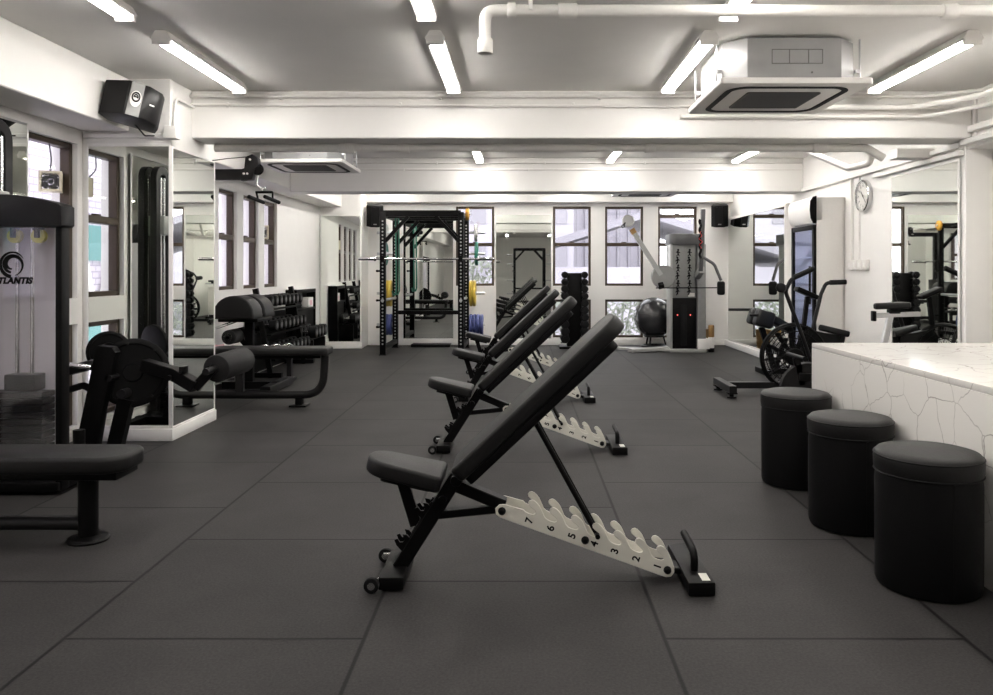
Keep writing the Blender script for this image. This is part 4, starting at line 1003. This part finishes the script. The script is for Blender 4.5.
r = thing('upright_bike', 'exercise bike with black saddle on a chrome post behind the counter', 'exercise bike', (2.72, 5.8, 0))
MB().prism([(.84*x, .95*y) for x, y in ((-.15, -.02), (-.06, -.03), (.04, -.075), (.12, -.085), (.145, -.05), (.145, .05), (.12, .085), (.04, .075), (-.06, .03), (-.15, .02))], -.035, .012, frame((2.745, 5.8, .955), (1, 0, .04), (0, 1, 0)), bev=.014, seg=3).build('saddle', 'leather', r)
MB().bar([(2.61, 5.8, .872), (2.95, 5.8, .882)], .035, .035).build('slider', 'steel', r); MB().bx(2.72, 2.80, 5.77, 5.83, .885, .925, .006).build('saddle_clamp', 'black', r)
MB().bx(2.60, 2.625, 5.775, 5.825, .83, .905, .006).build('slider_knob', 'black', r)
MB().bar([(2.63, 5.8, .40), (2.735, 5.8, .87)], .04, .04).build('seat_post', 'steel', r)
MB().bar([(2.60, 5.8, .08), (2.65, 5.8, .50)], .07, .06).build('frame_tube', 'black', r); MB().bar([(2.63, 5.8, .40), (2.05, 5.8, .42)], .06, .06).build('frame_tube', 'black', r)
MB().bar([(1.95, 5.8, .08), (2.85, 5.8, .08)], .07, .05).build('base_rail', 'black', r)
for x in (1.95, 2.85): MB().bar([(x, 5.6, .04), (x, 6.0, .04)], .06, .06).build('stabilizer', 'black', r)
MB().lathe([(.0, -.02), (.2, -.02), (.21, 0), (.2, .02), (0, .02)], (2.12, 5.8, .32), (0, 1, 0), 36).build('flywheel', 'dark', r)
MB().bar([(2.08, 5.8, .36), (2.04, 5.8, .56)], .05, .04).build('stem', 'black', r); MB().tube([(2.04, 5.62, .57), (2.04, 5.98, .57)], .016, 12).build('handlebar', 'black', r)

# ------------------------------------------------------------------ fridge, clock, switches
FX, FY0, FY1, FH = 3.075, 8.22, 8.90, 1.985
r = thing('drinks_fridge', 'tall white glass door drinks fridge on the right wall', 'fridge', (3.2, 8.55, 0))
b = MB(); b.bx(FX+.03, XR-.005, FY0, FY0+.03, .05, FH-.02, .006); b.bx(FX+.03, XR-.005, FY1-.03, FY1, .05, FH-.02, .006); b.bx(XR-.03, XR-.005, FY0, FY1, .05, FH-.02); b.bx(FX+.03, XR-.005, FY0, FY1, .05, .28, .004); b.bx(FX+.03, XR-.005, FY0, FY1, FH-.26, FH-.01, .006); b.build('cabinet', 'white', r)
hp = [(FX+.03, FH-.28), (FX+.03, FH), (FX-.005, FH-.01), (FX-.03, FH-.05), (FX-.035, FH-.14), (FX-.025, FH-.23), (FX, FH-.28)]
MB().prism(hp, -FY1, -FY0-.012, XZ(), bev=.003).build('header', 'white', r)
MB().prism([(FX+.03, FH-.285), (FX+.03, FH+.004), (FX-.006, FH-.006), (FX-.034, FH-.05), (FX-.039, FH-.14), (FX-.03, FH-.23), (FX-.004, FH-.285)], -FY0-.012, -FY0+.004, XZ(), bev=.002).build('header_trim', 'black', r)
dr = MB(); z0, z1 = .28, FH-.30
dr.bx(FX, FX+.03, FY0, FY0+.05, z0, z1, .004); dr.bx(FX, FX+.03, FY1-.05, FY1, z0, z1, .004); dr.bx(FX, FX+.03, FY0, FY1, z0, z0+.05, .004); dr.bx(FX, FX+.03, FY0, FY1, z1-.05, z1, .004)
dd = dr.build('door', 'black', r)
MB().bx(FX+.012, FX+.018, FY0+.05, FY1-.05, z0+.05, z1-.05).build('glass', 'cooler_glass', dd)
MB().bar([(FX-.03, FY0+.03, .85), (FX-.03, FY0+.03, 1.25)], .02, .02).build('handle', 'black', dd)
MB().bx(FX+.045, FX+.06, FY0+.035, FY0+.05, .35, FH-.35).build('light_strip', emit('fridge_led', (.8, .85, 1), 14.0), r)
for k in range(4): MB().bx(FX+.04, XR-.04, FY0+.03, FY1-.03, .5+k*.28, .508+k*.28).build('shelf', 'white', r)

CY, CZ = 7.74, 1.2+75*7.74/785
r = thing('wall_clock', 'round chrome rimmed white clock on the right wall', 'clock', (XR, CY, CZ))
MB().lathe([(0, 0), (.155, 0), (.16, .01), (.158, .04), (.15, .048), (.138, .045), (.134, .025), (0, .025)], (XR, CY, CZ), (-1, 0, 0), 56).build('case', 'chrome', r)
fc = MB().lathe([(0, .026), (.134, .026), (.134, .028), (0, .028)], (XR, CY, CZ), (-1, 0, 0), 48).build('dial', 'white', r)
t = MB(); ey, ez = V((0, -1, 0)), V((0, 0, 1))
for k in range(12):
    a = k*PI/6; d_ = ey*math.sin(a)+ez*math.cos(a); c_ = V((XR-.0285, CY, CZ)); t.bar([c_+d_*.118, c_+d_*.130], .006, .001, up=(1, 0, 0), bev=.0002)
    t.text(str(12 if k == 0 else k), .030, frame(c_+d_*.100, (0, -1, 0), (0, 0, 1)), .0004)
t.build('numeral', 'black', fc)
def hand(ang, L, w):
    d_ = ey*math.sin(ang)+ez*math.cos(ang); c_ = V((XR-.031, CY, CZ)); MB().bar([c_-d_*.02, c_+d_*L], w, .0015, up=(1, 0, 0), bev=.0003).build('hand', 'black', fc)
hand(-.75, .065, .009); hand(2.4, .098, .006); MB().cyl((XR-.028, CY, CZ), (XR-.034, CY, CZ), .007, n=12).build('hub', 'black', fc)
for k in range(4):
    y = 8.05-.115*k
    t = thing('wall_switch', 'small white wall switch on the right wall, %s in the row from the fridge' % ORD[k], 'switch', (XR, y, 1.26), 'row of wall switches')
    MB().bx(XR-.035, XR, y-.05, y+.05, 1.21, 1.31, .005).build('plate', 'white', t); MB().box((XR-.037, y, 1.26), (.008, .03, .045), (0, .1, 0), bev=.002).build('rocker', 'trim', t)

# window fans
def fan(label, y, z, s):
    XF = -3.20
    t = thing('window_fan', label, 'ventilation fan', (-3.21, y, z), 'cream window fans')
    b = MB(); w = .018
    b.bx(XF-.08, XF+.05, y-s, y-s+w, z-s, z+s, .004); b.bx(XF-.08, XF+.05, y+s-w, y+s, z-s, z+s, .004); b.bx(XF-.08, XF+.05, y-s+w, y+s-w, z-s, z-s+w, .004); b.bx(XF-.08, XF+.05, y-s+w, y+s-w, z+s-w, z+s, .004); b.build('case', 'cream', t)
    g = MB()
    for R_ in (s*.85, s*.65, s*.45, s*.25): g.torus((XF+.045, y, z), R_, .0025, (1, 0, 0), 28, 5)
    for k in range(8):
        a = k*PI/4; g.tube([(XF+.045, y, z), (XF+.045, y+s*.88*math.cos(a), z+s*.88*math.sin(a))], .0025, 5)
    g.build('guard', 'grey', t)
    f = MB(); f.cyl((XF-.02, y, z), (XF+.02, y, z), s*.22, n=16)
    for k in range(5):
        a = k*2*PI/5; d_ = V((0, math.cos(a), math.sin(a))); f.prism([(.02, -.02), (s*.8, -.035), (s*.8, .035), (.02, .02)], -.002, .002, frame((XF, y, z), d_, V((.5, -math.sin(a), math.cos(a)))))
    f.build('fan_blades', 'grille', t)
    t.rotation_euler.z = math.radians(-62)
    return t
t = fan('cream ventilation fan box set in the nearest left window', 5.37, 1.81, .07)
MB().tube(fillet([(XL-.05, 5.37, 1.88), (XL+.01, 5.38, 1.95), (XL+.015, 5.36, 2.12), (XL+.012, 5.33, 2.17)], .08), .005, 8).build('cable', 'grey', t)
fan('cream ventilation fan box set in the third narrow left window', 9.72, 1.68, .085)

# ------------------------------------------------------------------ outside
struct('ground_outside', MB().bx(-40, 40, 13.2, 60, -3.2, -3.0), M('paving', (.5, .5, .48), .8), 'pale paving outside the back windows', 'ground')
t = thing('neighbour_building', 'pale lilac tiled building facade outside the left windows', 'building', (-5.5, 6, -3))
MB().bx(-6.6, -4.9, -6, 16, -3, 9).build('facade', 'brick', t)
MB().bx(-4.9, -4.87, .9, 2.7, 1.32, 1.72).build('canopy', 'teal', t); MB().bx(-4.9, -4.87, .9, 2.7, .2, .68).build('canopy', 'teal', t)
b = MB(); b.bar([(-4.86, 1.45, .70), (-4.86, 1.75, 1.3)], .10, .02, up=(1, 0, 0)); b.bar([(-4.86, 1.75, 1.3), (-4.86, 2.1, .70)], .10, .02, up=(1, 0, 0)); b.bar([(-4.86, 2.1, .70), (-4.86, 2.3, 1.3)], .08, .02, up=(1, 0, 0)); b.build('brace', 'white', t)
for y in (2.6, 4.1, 5.6): MB().bx(-4.9, -4.88, y, y+.6, 1.9, 2.5).build('window', 'grey', t)
t = thing('gabled_house', 'white house with pitched roof beyond the back windows', 'building', (3.0, 22, -3))
MB().bx(-.5, 7, 20, 24, -3, 1.3).build('wall', 'render', t)
MB().prism([(-1.0, 1.25), (3.2, 2.55), (7.4, 1.25), (7.4, 1.4), (3.2, 2.75), (-1.0, 1.42)], -24.3, -19.7, XZ()).build('roof', 'roof', t)
b = MB()
for x in (1.0, 3.0, 5.0): b.bx(x, x+.9, 19.96, 20.0, -.3, .8)
b.build('window', 'grey', t)
t = thing('apartment_tower', 'tall pale ribbed apartment tower far beyond the back windows', 'building', (4, 40, -3))
MB().bx(2.5, 6.2, 38, 44, -3, 22).build('wall', 'render', t)
b = MB()
for k in range(7): b.bx(2.6+k*.52, 2.75+k*.52, 37.8, 38, -3, 22)
b.build('rib', 'roof', t)
t = thing('apartment_block', 'broad pale lilac apartment block beyond the power rack window', 'building', (-.5, 30, -3))
MB().bx(-5.0, 2.05, 30, 33, -3, 7.5).build('wall', 'render', t)
for x in (-3.6, -1.9, -.2, 1.2):
    for z in (1.0, 3.0, 5.0): MB().bx(x, x+.6, 29.96, 30.0, z, z+1.2).build('window', 'roof', t)
t = thing('apartment_block', 'pale lilac apartment block beyond the cable trainer window', 'building', (9, 33, -3))
MB().bx(7.2, 14, 33, 36, -3, 3.4).build('wall', 'render', t)
def bush(label, x, y, z0, w, h, n):
    mb = MB(); bm = mb.bm
    for _ in range(n):
        p = V((x+random.uniform(-w, w), y+random.uniform(-.3, .3), z0+h*random.random()))
        s = random.uniform(.03, .075); a = V([random.gauss(0, 1) for _ in range(3)]).normalized(); b_ = a.orthogonal().normalized()
        bm.faces.new([bm.verts.new(p+a*s), bm.verts.new(p+b_*s*.45), bm.verts.new(p-a*s), bm.verts.new(p-b_*s*.45)])
    for k in range(6):
        q = V((x+random.uniform(-w, w)*.7, y, z0)); mb.tube([V((x, y, -3)), V((x, y, z0-.2)), q+V((0, 0, h*.9))], .012, 5)
    t = thing('shrub', label, 'shrub', (x, y, -3)); mb.build('foliage', 'leaf', t)
bush('leafy shrub outside the low window behind the dumbbell tower', .9, 14.6, -.35, .44, 1.0, 700)
bush('leafy shrub outside the low window beside the exercise ball', 1.85, 14.6, -.35, .44, 1.05, 700)
bush('leafy shrub outside the window behind the power rack', -.9, 14.5, .3, .5, 1.1, 700)
bush('leafy shrub outside the low window behind the cable trainer', 2.8, 14.6, -.35, .44, 1.3, 700)

# ------------------------------------------------------------------ world, camera
w = bpy.data.worlds.new('overcast'); SC.world = w; w.use_nodes = True
nt = w.node_tree; bg = nt.nodes['Background']
sky = nt.nodes.new('ShaderNodeTexSky'); sky.sky_type = 'HOSEK_WILKIE'; sky.turbidity = 9; sky.sun_direction = (.2, .5, .8)
mx = nt.nodes.new('ShaderNodeMix'); mx.data_type = 'RGBA'; mx.inputs[0].default_value = .85
nt.links.new(sky.outputs[0], mx.inputs[6]); mx.inputs[7].default_value = (.96, .95, 1.0, 1); nt.links.new(mx.outputs[2], bg.inputs[0])
bg.inputs[1].default_value = 6.2

cam_d = bpy.data.cameras.new('camera'); cam_o = bpy.data.objects.new('camera', cam_d); COL.objects.link(cam_o)
cam_o.location = (0, 0, 1.2); cam_o.rotation_euler = (PI/2, 0, 0)
cam_d.sensor_width = 36; cam_d.lens = 785/993*36
cam_d.shift_x = -(520-496.5)/993; cam_d.shift_y = -(347.5-271)/993
cam_d.clip_start = .05; cam_d.clip_end = 200
SC.camera = cam_o
vs = SC.view_settings
vs.view_transform = 'Standard'; vs.look = 'None'; vs.gamma = 1; vs.use_curve_mapping = False; vs.exposure = 0.14
SC.cycles.max_bounces = 12; SC.cycles.diffuse_bounces = 6; SC.cycles.glossy_bounces = 6; SC.cycles.transparent_max_bounces = 16
SC.cycles.caustics_reflective = False; SC.cycles.caustics_refractive = False
SC.cycles.use_denoising = True
